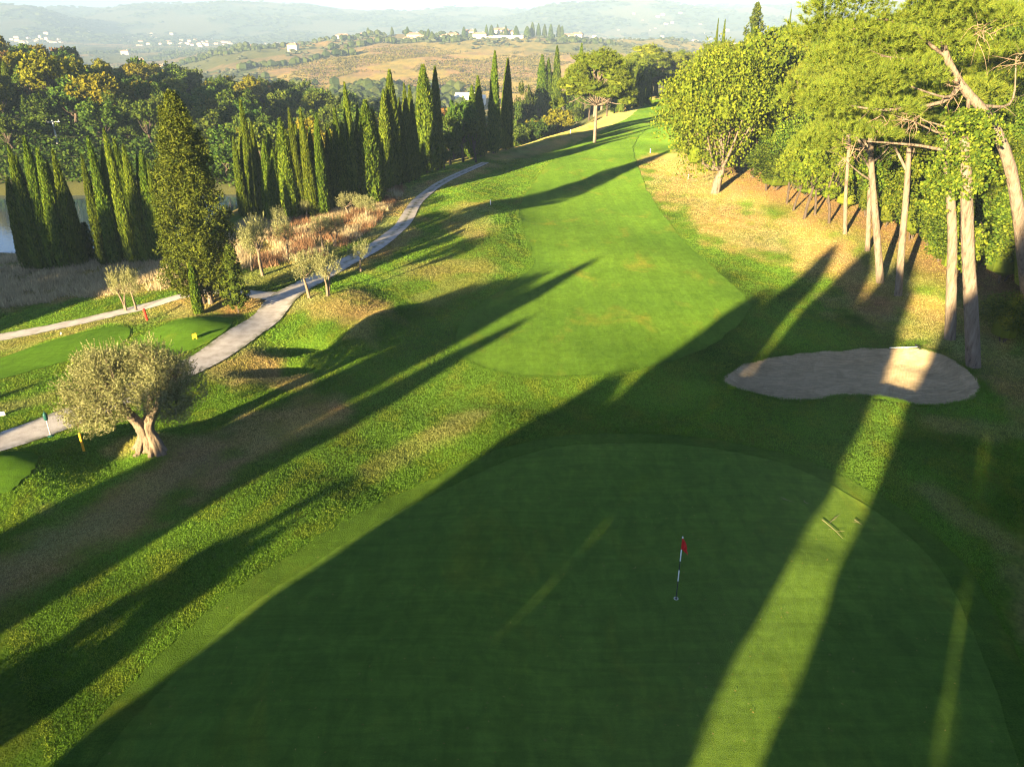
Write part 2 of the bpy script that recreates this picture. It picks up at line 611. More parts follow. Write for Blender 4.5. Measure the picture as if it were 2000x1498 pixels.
GRASS = np.array([.066, .126, .013])
M['ground'] = ground_mat()
M['fairway'] = turf_mat('fairway_turf', (.062, .122, .013), (.125, .130, .018), [(.20, .16, .03), (.17, 1.1, .015), (-1.2, .10, .012)], grain=(1.35, .05))
M['green'] = turf_mat('putting_green_turf', (.076, .134, .019), (.125, .148, .016), [(-.7, .30, .02)], 40., .35, (.55, .8))
M['collar'] = turf_mat('collar_turf', (.060, .112, .014), (.110, .128, .015), None, 20., .5)
M['teeturf'] = turf_mat('tee_turf', (.052, .112, .011), (.10, .125, .015), None, 25., .3)

def sand_mat():
    m, nt, out = newmat('bunker_sand')
    v = coords(nt)
    n = noise(nt, 1.1, 6, .65, v, 1.)
    c = ramp(nt, n, [(.3, (.195, .150, .088)), (.55, (.255, .200, .122)), (.75, (.31, .25, .158))])
    c = mixc(nt, c, ramp(nt, noise(nt, 1., 6, .7, coords(nt, (.7, 5, 1), -.5), 2.), [(.40, (.86, .86, .86)), (.50, (1, 1, 1)), (.64, (1.22, 1.2, 1.18))]), 1., 'MULTIPLY')
    p = N(nt, 'ShaderNodeBsdfDiffuse')
    p.inputs['Roughness'].default_value = 1.
    nt.links.new(c, p.inputs[0])
    w = N(nt, 'ShaderNodeTexWave')
    w.inputs['Scale'].default_value = 2.2
    w.inputs['Distortion'].default_value = 5
    w.inputs['Detail'].default_value = 3
    nt.links.new(coords(nt, (1, 1, 1), .5), w.inputs[0])
    b = N(nt, 'ShaderNodeBump')
    b.inputs['Strength'].default_value = .4
    b.inputs['Distance'].default_value = .03
    nt.links.new(w.outputs[1], b.inputs['Height'])
    b2 = N(nt, 'ShaderNodeBump')
    b2.inputs['Strength'].default_value = .6
    b2.inputs['Distance'].default_value = .04
    nt.links.new(noise(nt, 9, 5, .7, v), b2.inputs['Height'])
    nt.links.new(b.outputs[0], b2.inputs['Normal'])
    nt.links.new(b2.outputs[0], p.inputs['Normal'])
    nt.links.new(p.outputs[0], out.inputs[0])
    return m
M['sand'] = sand_mat()
def gravel_mat(*a, **k):
    m = rough_mat(*a, **k)
    nt = m.node_tree
    p = [n for n in nt.nodes if n.type == 'BSDF_PRINCIPLED'][0]
    src = p.inputs['Base Color'].links[0].from_socket
    at_n = N(nt, 'ShaderNodeAttribute')
    at_n.attribute_name = 'verge'
    f = mixc(nt, ramp(nt, noise(nt, 1.4, 5, .7, coords(nt)), [(.42, (0, 0, 0)), (.58, (1, 1, 1))]), at_n.outputs['Color'], 1., 'MULTIPLY')
    nt.links.new(mixc(nt, src, (.075, .085, .030), f), p.inputs['Base Color'])
    return m
M['gravel'] = gravel_mat('path_gravel', [(.3, (.27, .245, .215)), (.5, (.37, .34, .305)), (.72, (.46, .43, .39))], 1.6, 8, .6, 14, obj=False, bdist=.03)
m, nt, out = newmat('lake_water')
p = N(nt, 'ShaderNodeBsdfPrincipled')
p.inputs['Base Color'].default_value = (.03, .055, .075, 1)
p.inputs['Roughness'].default_value = .06
p.inputs['IOR'].default_value = 1.33
b = N(nt, 'ShaderNodeBump')
b.inputs['Strength'].default_value = .12
b.inputs['Distance'].default_value = .05
nt.links.new(noise(nt, 1.3, 3, .5, coords(nt, (1, 3, 1), .3)), b.inputs['Height'])
nt.links.new(b.outputs[0], p.inputs['Normal'])
nt.links.new(p.outputs[0], out.inputs[0])
M['water'] = m
m, nt, out = newmat('grass_blades')
a = N(nt, 'ShaderNodeAttribute')
a.attribute_name = 'albedo'
g = N(nt, 'ShaderNodeNewGeometry')
c = mixc(nt, a.outputs['Color'], ramp(nt, g.outputs['Random Per Island'], [(0, (.75, .78, .75)), (1, (1.2, 1.2, 1.15))]), 1., 'MULTIPLY')
d = N(nt, 'ShaderNodeBsdfDiffuse')
t = N(nt, 'ShaderNodeBsdfTranslucent')
mx = N(nt, 'ShaderNodeMixShader')
mx.inputs[0].default_value = .35
nt.links.new(c, d.inputs[0]); nt.links.new(c, t.inputs[0])
nt.links.new(d.outputs[0], mx.inputs[1]); nt.links.new(t.outputs[0], mx.inputs[2])
nt.links.new(mx.outputs[0], out.inputs[0])
M['blade'] = m
M['red'] = plain_mat('red_paint', (.55, .03, .015))
M['flagred'] = plain_mat('red_flag_cloth', (.50, .012, .012), .8)
M['yellow'] = plain_mat('yellow_paint', (.75, .48, .02))
M['orange'] = plain_mat('orange_stake_paint', (.70, .36, .02))
M['white'] = plain_mat('white_paint', (.78, .78, .74), .45)
M['black'] = plain_mat('black_paint', (.02, .02, .022), .4)
M['dkgreen'] = plain_mat('dark_green_plastic', (.012, .06, .05), .35)
M['metal'] = rough_mat('grey_metal', [(.3, (.3, .3, .3)), (.7, (.45, .45, .45))], 5, 3, .05, rough=.4)
M['wood'] = rough_mat('weathered_wood', [(.3, (.16, .14, .12)), (.7, (.30, .27, .23))], 4, 5, .4, 14, (1, 1, .1))
M['stick'] = plain_mat('pale_dead_stick', (.24, .19, .12), .8)
M['twig'] = plain_mat('dead_pine_twigs', (.20, .145, .10), .9)
M['litter'] = leaf_mat('fallen_leaf', (.16, .10, .03), (.24, .17, .05), (.32, .24, .09), .1, 0)
M['plaster'] = rough_mat('villa_plaster', [(.3, (.52, .42, .30)), (.7, (.66, .56, .42))], .4, 4, .1, obj=False)
M['whiteplaster'] = rough_mat('white_plaster', [(.3, (.66, .62, .55)), (.7, (.80, .77, .70))], .4, 4, .1, obj=False)
M['tiles'] = rough_mat('terracotta_tiles', [(.3, (.26, .13, .075)), (.7, (.42, .23, .14))], .8, 4, .3, obj=False)
M['glass'] = plain_mat('dark_window', (.03, .035, .04), .2)
M['stonewall'] = rough_mat('pale_stone_wall', [(.3, (.40, .36, .29)), (.7, (.58, .53, .45))], .5, 5, .3, obj=False)

# ------------------------------------------------------------------ the course outlines (metres)
FAIRWAY = [(-3.2, 41.0), (-2.6, 38.0), (-1.0, 36.3), (1.0, 35.5), (3.3, 35.5), (5.7, 36.0), (8.9, 38.0), (12.2, 41.4), (14.4, 44.8), (15.0, 47.7),
           (14.6, 55.4), (14.2, 64.5), (14.3, 76.9), (15.2, 92.6), (16.3, 106.0), (17.8, 118.1), (22.3, 136.4), (28.6, 154.0), (35, 176), (42, 198),
           (33.0, 196), (27.3, 174.6), (20.9, 152.0), (13.3, 131.7), (7.0, 110.6), (3.0, 92.6), (0.8, 76.9), (0.9, 67.3), (1.5, 59.6), (1.5, 55.4), (0.4, 52.2), (-2.0, 47.2), (-3.0, 43.5)]
GREEN = [(-9.7, 12.0), (-9.1, 15.5), (-8.0, 18.1), (-6.0, 21.1), (-3.7, 24.0), (-0.8, 26.7), (1.7, 27.9), (4.3, 28.2), (7.0, 28.2), (9.4, 27.4),
         (11.8, 25.6), (13.3, 23.0), (13.7, 20.2), (13.2, 17.2), (12.1, 13.5), (9.5, 6), (4, 1.5), (-3, 1), (-8, 5)]
BUNKER = [(10.5, 35.4), (11.7, 37.0), (13.3, 38.1), (15.4, 38.7), (17.7, 39.0), (20.0, 39.1), (21.8, 38.8), (22.7, 37.9), (23.0, 36.0), (22.8, 34.4),
          (21.8, 33.0), (20.6, 32.4), (19.0, 32.3), (18.1, 33.0), (17.1, 33.5), (15.7, 33.6), (14.3, 33.1), (12.8, 33.0), (11.5, 33.7), (10.6, 34.5)]
TEE1 = [(-29.5, 37.5), (-26.6, 41.6), (-24.3, 43.2), (-22.4, 42.6), (-21.6, 40.2), (-23.6, 38.0), (-27.4, 34.8)]
TEE2 = [(-20.7, 40.6), (-19.6, 42.9), (-17.9, 44.0), (-16.6, 43.4), (-16.3, 41.4), (-17.1, 39.2), (-18.6, 38.2), (-20.1, 38.9)]
PATH1 = [(-30, 18.5), (-25.5, 24.2), (-21.7, 28.7), (-19.7, 31.3), (-17.9, 34.1), (-16.3, 37.4), (-15.4, 40.6), (-14.8, 43.9), (-14.7, 47.2), (-14.2, 50.3),
         (-12.9, 54.7), (-11.5, 58.5), (-10.4, 63.0), (-9.7, 69.2), (-9.5, 78.1), (-8.3, 86.2), (-6.2, 94.3), (-3.4, 102.5)]
PATH2 = [(-48, 42.5), (-38, 44.2), (-31.4, 45.1), (-27.9, 46.0), (-24.6, 47.1), (-21.1, 48.2), (-18.6, 48.5), (-15.2, 48.2)]
FAIRWAY_L = smooth_loop(FAIRWAY, 260)
GREEN_L = smooth_loop(GREEN, 160)
BUNKER_L = smooth_loop(BUNKER, 150)
TEE1_L = smooth_loop(TEE1, 80)
TEE2_L = smooth_loop(TEE2, 80)
TEE3_L = smooth_loop([(-23.5, 24.0), (-22.3, 27.6), (-20.3, 27.7), (-18.4, 26.3), (-18.2, 24.8), (-19.2, 23.6), (-21.5, 22.6)], 70)
P1 = smooth_path(PATH1, 150)
P2 = smooth_path(PATH2, 70)

def band(P, w):
    t = np.gradient(P, axis=0)
    t /= np.linalg.norm(t, axis=1)[:, None]
    nrm = np.stack([-t[:, 1], t[:, 0]], 1)
    w = np.broadcast_to(w, (len(P),))[:, None]
    return np.vstack([P + nrm * w, (P - nrm * w)[::-1]])
W1 = np.interp(np.arange(150), [0, 60, 75, 90, 110, 149], [.95, .95, 1.0, .85, .68, .5])
PATH1_L = band(P1, W1)
PATH2_L = band(P2, .85)

# what grows where: albedo for any point of the ground
DRY = [  # capsules of dry turf: x1,y1,x2,y2,half width,amount
 (-17.5, 18, -14.5, 23.0, 1.4, .95), (-14.5, 23.0, -12.1, 28.2, 1.6, 1.), (-12.1, 28.2, -9.0, 31.6, 1.7, 1.), (-14.0, 38.6, -13.0, 36.0, 1.5, .9),
 (-12.6, 46.5, -9.4, 45.2, 2.2, .8), (-8.4, 40, -7.8, 44, .8, .75), (-14.4, 36.4, -11.4, 35.2, 1.2, .8), (-12, 55, -9, 64, 1.6, .7), (-11, 66, -11.5, 82, 2.3, .9), (-10.5, 82, -3.5, 101, 1.8, .9),
 (-1, 106, 12, 132, 2.2, .9), (14, 136, 32, 182, 3.5, .85), (-3.5, 64, -4, 75, 2.0, .55), (-6.5, 54, -3, 55, 2.2, .45), (-5, 48, -2.8, 52, 1.4, .35),
 (20, 62, 19, 78, 3.2, 1.), (23, 54, 24, 66, 2.6, 1.), (19.5, 84, 20.5, 104, 4.0, 1.), (23, 80, 27, 98, 6., 1.), (22, 45, 25, 52, 2.4, .8), (25, 38, 25, 46, 2.2, .8),
 (24, 28, 25.5, 36, 2.0, .7), (15.8, 80, 16.3, 90, 1.2, .7), (19, 30.6, 23, 29.0, .8, .55), (17.5, 20, 15.6, 25, .6, .5), (14.5, 14, 16.5, 20, .9, .5),
 (-21, 46.0, -17, 46.8, 2.2, .85), (-33, 44, -22, 45.6, .9, .6), (-34, 42, -27, 43.8, 1.3, .6), (-40, 40, -33, 41, 4, .6), (-20, 51, -13, 57, 1.8, .55),
 (-22, 33, -25, 31, .8, .5), (-3.2, 29.2, -1.6, 31.2, .8, .5), (-16, 28.8, -14.2, 28.2, .9, .75), (22.5, 40.8, 24, 43, 1.2, .7), (-5.5, 26.5, -3.6, 29, .7, .35)]

MEADOW1 = smooth_loop([(-52, 52), (-30, 52.2), (-23, 52), (-21.5, 56), (-28, 63), (-40, 66), (-54, 63)], 50)
MEADOW2 = smooth_loop([(-20, 55.5), (-16, 56), (-13.8, 60), (-12.4, 66), (-11.8, 76), (-12, 86), (-17, 88), (-24, 80), (-25, 66)], 50)

def tan_at(x, y):
    return np.stack([.225 + .03 * fbm(x, y, 9, 3, .1), .175 + .02 * fbm(x, y, 8, 3, .2), .070 + .0 * x], -1)

def near_albedo(x, y):
    d = np.zeros(np.shape(x))
    wob = .35 * fbm(x, y, 3.2, 4, .6)
    for (x1, y1, x2, y2, w, a) in DRY:
        dx, dy = x2 - x1, y2 - y1
        t = np.clip(((x - x1) * dx + (y - y1) * dy) / (dx * dx + dy * dy + 1e-9), 0, 1)
        r = np.hypot(x - x1 - t * dx, y - y1 - t * dy) / w + wob
        d = np.maximum(d, a * sstep(1.45, .45, r))
    s = edge_sd(x, y)
    d = np.maximum(d, .85 * sstep(-3, 0, s) * sstep(30, 45, y))
    for ml in (MEADOW1, MEADOW2):
        sd_ = np.where(inside(ml, x, y), 1., -1.) * dist_poly(ml, x, y)
        d = np.maximum(d, .9 * sstep(-1.0, .8, sd_ + wob * 2))
    xb = np.interp(y, BANK[:, 0], BANK[:, 1])
    lit = sstep(.5, 4.5, x - xb)                       # needle litter under the trees of the bank
    g = GRASS[None] * (1 + .22 * fbm(x, y, 11, 4, .33)[..., None]) * np.array([1, 1, 1.])
    c = g * (1 - d[..., None]) + tan_at(x, y) * d[..., None]
    c = c * (1 - lit[..., None]) + np.array([.15, .095, .045]) * lit[..., None]
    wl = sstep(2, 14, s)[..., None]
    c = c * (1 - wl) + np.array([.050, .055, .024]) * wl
    return c

_vr = np.random.default_rng(21)
VOR = np.stack([_vr.uniform(-2600, 2600, 520), _vr.uniform(300, 3600, 520)], 1)
VORC = .40 * np.array([(.17, .16, .06), (.27, .19, .085), (.10, .115, .045), (.13, .14, .06), (.21, .18, .075), (.055, .075, .028), (.20, .16, .09), (.09, .11, .05)])[_vr.integers(0, 8, 520)]

def far_albedo(x, y):
    n = len(x)
    c = np.zeros((n, 3))
    xx = x + 25 * fbm(x, y, 160, 3, .1)
    yy = y + 25 * fbm(x, y, 160, 3, .8)
    for i in range(0, n, 20000):
        q = np.stack([xx[i:i + 20000], yy[i:i + 20000]], 1)
        d = ((q[:, None] - VOR[None]) ** 2).sum(2) if len(q) else None
        c[i:i + 20000] = VORC[d.argmin(1)]
    col = 1000 + 1674 * x / np.maximum(y, 1)
    # the vineyard slope facing the course
    vy = sstep(640, 700, col) * sstep(1240, 1130, col) * sstep(440, 470, y) * sstep(900, 800, y + .25 * (col - 900))
    vy2 = sstep(480, 530, col) * sstep(700, 640, col) * sstep(520, 560, y) * sstep(830, 760, y)
    v = np.maximum(vy, vy2)[:, None]
    n1 = fbm(x, y, 120, 4, .45)[:, None]
    vc = np.where(n1 > .05, np.array([.118, .092, .032]), np.array([.108, .074, .040]))
    c = c * (1 - v) + vc * v
    mt = sstep(2700, 3200, y)[:, None]
    mc = np.where(fbm(x, y, 700, 4, .15)[:, None] > .18, np.array([.060, .062, .040]), np.array([.032, .046, .030]))
    c = c * (1 - mt) + mc * mt
    hill = sstep(400, 320, y)[:, None]
    c = c * (1 - hill) + np.array([.045, .052, .022]) * hill
    return c

# ------------------------------------------------------------------ ground: one sheet, finer towards the course
az = np.concatenate([np.arange(-180, -42, 3.0), np.arange(-42, 42, .25), np.arange(42, 180, 3.0)])
rad = np.concatenate([[.6, 2, 4, 6, 8], 9.5 * 1.0165 ** np.arange(0, 430)])
rad = rad[rad < 6500]
A, RR = np.meshgrid(np.radians(az), rad)
GX, GY = (RR * np.sin(A)).ravel(), (RR * np.cos(A)).ravel()
GZ = T(GX, GY)
bun = inside(BUNKER_L, GX, GY)
bd = dist_poly(BUNKER_L, GX, GY)
GZ = GZ - np.where(bun, .6, 0) * sstep(0, .8, bd)
na, nr_ = len(az), len(rad)
idx = np.arange(na * nr_).reshape(nr_, na)
q = np.stack([idx[:-1], np.roll(idx, -1, 1)[:-1], np.roll(idx, -1, 1)[1:], idx[1:]], -1).reshape(-1, 4)
cv = len(GX)
fan = np.stack([np.full(na, cv), np.roll(idx[0], -1), idx[0]], 1)
ground = mk('ground', np.vstack([np.stack([GX, GY, GZ], 1), [[0, 0, T1(0, 0)]]]), [q[:, ::-1], fan[:, ::-1]], M['ground'], smooth=True)
wn_ = sstep(200, 300, np.hypot(GX, GY))
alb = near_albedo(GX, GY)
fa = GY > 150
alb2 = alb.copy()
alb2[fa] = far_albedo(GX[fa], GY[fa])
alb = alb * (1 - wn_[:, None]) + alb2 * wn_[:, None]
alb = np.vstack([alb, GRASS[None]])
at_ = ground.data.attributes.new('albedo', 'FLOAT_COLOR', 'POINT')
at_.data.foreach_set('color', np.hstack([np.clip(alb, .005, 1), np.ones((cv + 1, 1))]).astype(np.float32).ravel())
nr2 = np.append(sstep(160, 60, np.hypot(GX, GY)) * sstep(4, -2, edge_sd(GX, GY)), 1.)
at2 = ground.data.attributes.new('near', 'FLOAT_COLOR', 'POINT')
at2.data.foreach_set('color', np.repeat(nr2[:, None], 4, 1).astype(np.float32).ravel())
tag(ground, kind='structure')

def sheet(name, loop, step, lift, mat, wob=.06, zf=None):
    """a surface laid on the ground: outline, inner points, real triangles"""
    r = np.random.default_rng(len(loop))
    loop0 = loop
    loop = np.asarray(loop) + r.normal(size=(len(loop), 2)) * wob
    x0, y0 = loop.min(0)
    x1, y1 = loop.max(0)
    gx, gy = np.meshgrid(np.arange(x0, x1, step), np.arange(y0, y1, step))
    gx = gx.ravel() + r.uniform(-.2, .2, gx.size) * step
    gy = gy.ravel() + r.uniform(-.2, .2, gy.size) * step
    k = inside(loop, gx, gy) & (dist_poly(loop, gx, gy) > step * .35)
    pts = np.vstack([loop, np.stack([gx[k], gy[k]], 1)])
    n = len(loop)
    vo, ed, fo, *_ = delaunay_2d_cdt([Vector(p) for p in pts], [(i, (i + 1) % n) for i in range(n)], [list(range(n))], 1, 1e-5)
    V = np.array([(v.x, v.y) for v in vo])
    Z = T(V[:, 0], V[:, 1]) + lift
    if zf is not None:
        Z = zf(V, Z)
    F = np.array([f for f in fo if len(f) == 3])
    a, b, c = V[F[:, 0]], V[F[:, 1]], V[F[:, 2]]
    flip = ((b - a)[:, 0] * (c - a)[:, 1] - (b - a)[:, 1] * (c - a)[:, 0]) < 0
    F[flip] = F[flip][:, ::-1]
    o = mk(name, np.column_stack([V, Z]), F, mat, smooth=True)
    tag(o, kind='structure')
    return o

def grow(loop, w):
    c = np.asarray(loop)
    t = np.roll(c, -1, 0) - np.roll(c, 1, 0)
    t /= np.linalg.norm(t, axis=1)[:, None]
    nrm = np.stack([t[:, 1], -t[:, 0]], 1)
    area = (c[:, 0] * np.roll(c[:, 1], -1) - np.roll(c[:, 0], -1) * c[:, 1]).sum()
    return c + nrm * w * np.sign(area)

sheet('fairway', FAIRWAY_L, 1.6, .035, M['fairway'])
sheet('green_collar', grow(GREEN_L, .95), .6, .030, M['collar'], .05)
sheet('putting_green', GREEN_L, .6, .047, M['green'], .02)
sheet('tee_ground', TEE1_L, .6, .045, M['teeturf'], .04)
sheet('tee_ground', TEE2_L, .6, .045, M['teeturf'], .04)
sheet('tee_ground', TEE3_L, .6, .045, M['teeturf'], .04)
def verge(o, cl, W):
    v = np.empty(len(o.data.vertices) * 3, np.float32)
    o.data.vertices.foreach_get('co', v)
    v = v.reshape(-1, 3)
    d = dist_poly(cl, v[:, 0], v[:, 1], False)
    f = np.exp(-(d / .2) ** 2) * sstep(50, 60, v[:, 1]) + .9 * sstep(.55, 1., d / W)
    a = o.data.attributes.new('verge', 'FLOAT_COLOR', 'POINT')
    a.data.foreach_set('color', np.repeat(np.clip(f, 0, 1)[:, None], 4, 1).astype(np.float32).ravel())
verge(sheet('gravel_path', PATH2_L, .22, .050, M['gravel'], .018), P2, .85)
verge(sheet('gravel_path', PATH1_L, .22, .062, M['gravel'], .018), P1, .95)
def bz(V, Z):
    d = dist_poly(BUNKER_L, V[:, 0], V[:, 1])
    return Z - .012 - .45 * sstep(0.03, 1.2, d) + .03 * fbm(V[:, 0], V[:, 1], 2.2, 4, .2)
sheet('bunker_sand', BUNKER_L, .35, .03, M['sand'], .035, bz)

# lake
LAKE = smooth_loop([(-110, 50), (-70, 62), (-48, 68.5), (-35, 68.5), (-32.5, 76), (-31, 88), (-24, 96), (-26, 100), (-36, 102), (-48, 102), (-70, 102), (-110, 102)], 120)
def lz(V, Z):
    return np.full(len(V), -3.5)
sheet('lake', LAKE, 6., 0, M['water'], 0, lz)

# ------------------------------------------------------------------ foliage builders
def unit(v):
    return v / (np.linalg.norm(v, axis=-1, keepdims=True) + 1e-9)

def leaves(C_, A_, B_):
    """diamond leaf faces: centre, half length vector, half width vector"""
    n = len(C_)
    V = np.stack([C_ - A_, C_ + B_, C_ + A_, C_ - B_], 1).reshape(-1, 3)
    return V, np.arange(4 * n).reshape(n, 4)

def needles(P, D, W):
    n = len(P)
    V = np.stack([P - W, P + W, P + D], 1).reshape(-1, 3)
    return V, np.arange(3 * n).reshape(n, 3)

def rand_dirs(r, n):
    return unit(r.normal(size=(n, 3)))

def leaf_cloud(r, centers, rad, per, ln, wd_, up=.2):
    n = len(centers) * per
    c = np.repeat(centers, per, 0)
    rr = np.repeat(np.broadcast_to(rad, (len(centers),)), per)
    d = rand_dirs(r, n)
    pos = c + d * (rr * r.uniform(.15, 1, n) ** .5)[:, None]
    a = unit(rand_dirs(r, n) + d * .7 + np.array([0, 0, up]))
    b = unit(np.cross(a, rand_dirs(r, n)))
    s = r.uniform(.65, 1.3, n)[:, None]
    return leaves(pos, a * s * ln * .5, b * s * wd_ * .5)

def lathe(prof, sides=10, seed=0, j=.08):
    r = np.random.default_rng(seed)
    V, F = [], []
    for (rad_, z) in prof:
        for k in range(sides):
            th = 2 * math.pi * k / sides
            q = rad_ * (1 + r.normal() * j)
            V.append((q * math.cos(th), q * math.sin(th), z))
    for i in range(len(prof) - 1):
        for k in range(sides):
            F.append((i * sides + k, i * sides + (k + 1) % sides, (i + 1) * sides + (k + 1) % sides, (i + 1) * sides + k))
    return np.array(V), np.array(F)

def cypress_prof(t, fat):
    return np.minimum(1, (t / .10 + .25)) ** .7 * np.clip(1 - t ** fat, 0, 1) ** .75 + .01

def make_cypress(name, seed, h=10., r0=1.0, n=5200, fat=1.5, ln=.34, wd_=.10, mat='cypress', core=.74):
    r = np.random.default_rng(seed)
    root = empty(name)
    mb = MB()
    mb.tube([(0, 0, -.4), (0, 0, .1 * h), (0.02, 0, .5 * h)], [.16, .13, .05], 7)
    mb.build('trunk', M['bark'], root, True)
    ns = 48
    z0 = r.uniform(.02, .80, ns) ** 1.1
    azs = r.uniform(0, 2 * math.pi, ns)
    ll = r.uniform(.16, .34, ns) * (1.1 - .6 * z0)
    k = r.integers(0, ns, n)
    u = r.uniform(0, 1, n)
    t = np.clip(z0[k] + ll[k] * u, 0, .995)
    R0 = r0 * cypress_prof(t, fat)
    wid = (.55 * (1 - u) ** .8 + .05) * (.35 + .65 * R0 / r0) * .42 * r0
    th = azs[k] + r.normal(size=n) * .10
    ax = np.stack([np.cos(th) * R0 * .84, np.sin(th) * R0 * .84, t * h], 1)
    d = rand_dirs(r, n)
    d[:, 2] *= .5
    out_ = np.stack([np.cos(th), np.sin(th), np.zeros(n)], 1)
    pos = ax + unit(d + out_ * .5) * wid[:, None] * r.uniform(.55, 1.1, n)[:, None]
    m = n // 2
    t2 = r.uniform(.015, .99, m) ** .9
    th2 = r.uniform(0, 2 * math.pi, m)
    R2 = r0 * cypress_prof(t2, fat) * r.uniform(.78, 1.03, m)
    pos2 = np.stack([np.cos(th2) * R2, np.sin(th2) * R2, t2 * h], 1)
    out2 = np.stack([np.cos(th2), np.sin(th2), np.zeros(m)], 1)
    pos = np.vstack([pos, pos2])
    o = np.vstack([out_, out2])
    N_ = len(pos)
    a = unit(np.array([0, 0, 1.]) + o * .35 + r.normal(size=(N_, 3)) * .28)
    b = unit(np.cross(a, o + r.normal(size=(N_, 3)) * .8))
    s = r.uniform(.6, 1.3, N_)[:, None]
    V, F = leaves(pos, a * s * ln * .5, b * s * wd_ * .5)
    mb = MB()
    mb.add(V, F)
    tt = np.linspace(.03, .96, 12)
    mb.add(*lathe([(core * r0 * float(cypress_prof(np.array(q_), fat)), q_ * h) for q_ in tt], 9, seed))
    mb.build('crown', M[mat], root)
    return root

def make_broadleaf(name, seed, h=8., cr=3., n_lobe=10, per_lobe=9, per=26, ln=.34, wd_=.22, mat='broad', trunk=.3, base=.28, bark='bark', core=True, flat=.85, tw=.03):
    r = np.random.default_rng(seed)
    root = empty(name)
    mb = MB()
    cz = h * (base + 1) / 2
    hh = h * (1 - base) / 2
    tr = tw * h
    bend = r.normal(size=2) * .25
    tp = smooth_path([(0, 0, -.3), (bend[0] * .4, bend[1] * .4, h * trunk * .5), (bend[0], bend[1], h * trunk), (bend[0] * .6, bend[1] * .6, cz)], 9)
    mb.tube(tp, np.linspace(tr * 1.25, tr * .5, 9), 8, rough=.06, seed=seed)
    d = rand_dirs(r, n_lobe)
    d[:, 2] = np.abs(d[:, 2]) * r.choice([1, 1, -.6], n_lobe)
    d = unit(d)
    lobes = np.array([0, 0, cz]) + d * np.array([cr, cr, hh]) * r.uniform(.5, .72, n_lobe)[:, None]
    lr = r.uniform(.30, .46, n_lobe) * cr
    cl = []
    for i in range(n_lobe):
        s_ = tp[5]
        e = lobes[i]
        mid = (s_ + e) / 2 + np.array([0, 0, -.12 * h * r.uniform(0, 1)])
        mb.tube(smooth_path([s_, mid, e], 6), np.linspace(tr * .45, tr * .08, 6), 5)
        dd = rand_dirs(r, per_lobe)
        cl.append(lobes[i] + dd * lr[i] * np.array([1, 1, flat]) * r.uniform(.55, 1., per_lobe)[:, None])
    mb.build('trunk', M[bark], root, True)
    cl = np.vstack(cl)
    V, F = leaf_cloud(r, cl, r.uniform(.20, .34, len(cl)) * cr * .55, per, ln, wd_)
    mb = MB()
    mb.add(V, F)
    if core:
        for i in range(n_lobe):
            vv, ff = lathe([(.02, -.6), (.42, -.45), (.6, 0), (.42, .45), (.02, .6)], 7, seed + i, .15)
            mb.add(vv * lr[i] * .62 + lobes[i], ff)
    mb.build('crown', M[mat], root)
    return root

def pads_to_needles(r, pads, per_tuft, ln, wd_, ntuft=None):
    VV, FF, n0 = [], [], 0
    for (c, rx, ry, rz, nt_) in pads:
        d = rand_dirs(r, nt_)
        d[:, 2] = np.where(d[:, 2] < -.25, -d[:, 2] * .6, d[:, 2])
        pos = np.asarray(c) + d * np.array([rx, ry, rz]) * (r.uniform(.2, 1, nt_) ** .4)[:, None]
        n = nt_ * per_tuft
        ax = unit(d * np.array([1, 1, .8]) + np.array([0, 0, .45]) + r.normal(size=(nt_, 3)) * .25)
        dirs = unit(np.repeat(ax, per_tuft, 0) + r.normal(size=(n, 3)) * .55)
        P = np.repeat(pos, per_tuft, 0)
        P = P - dirs * ln * .15
        W = unit(np.cross(dirs, rand_dirs(r, n))) * wd_ * .5
        V, F = needles(P, dirs * ln * r.uniform(.7, 1.2, n)[:, None], W)
        VV.append(V)
        FF.append(F + n0)
        n0 += len(V)
    return np.vstack(VV), np.vstack(FF)

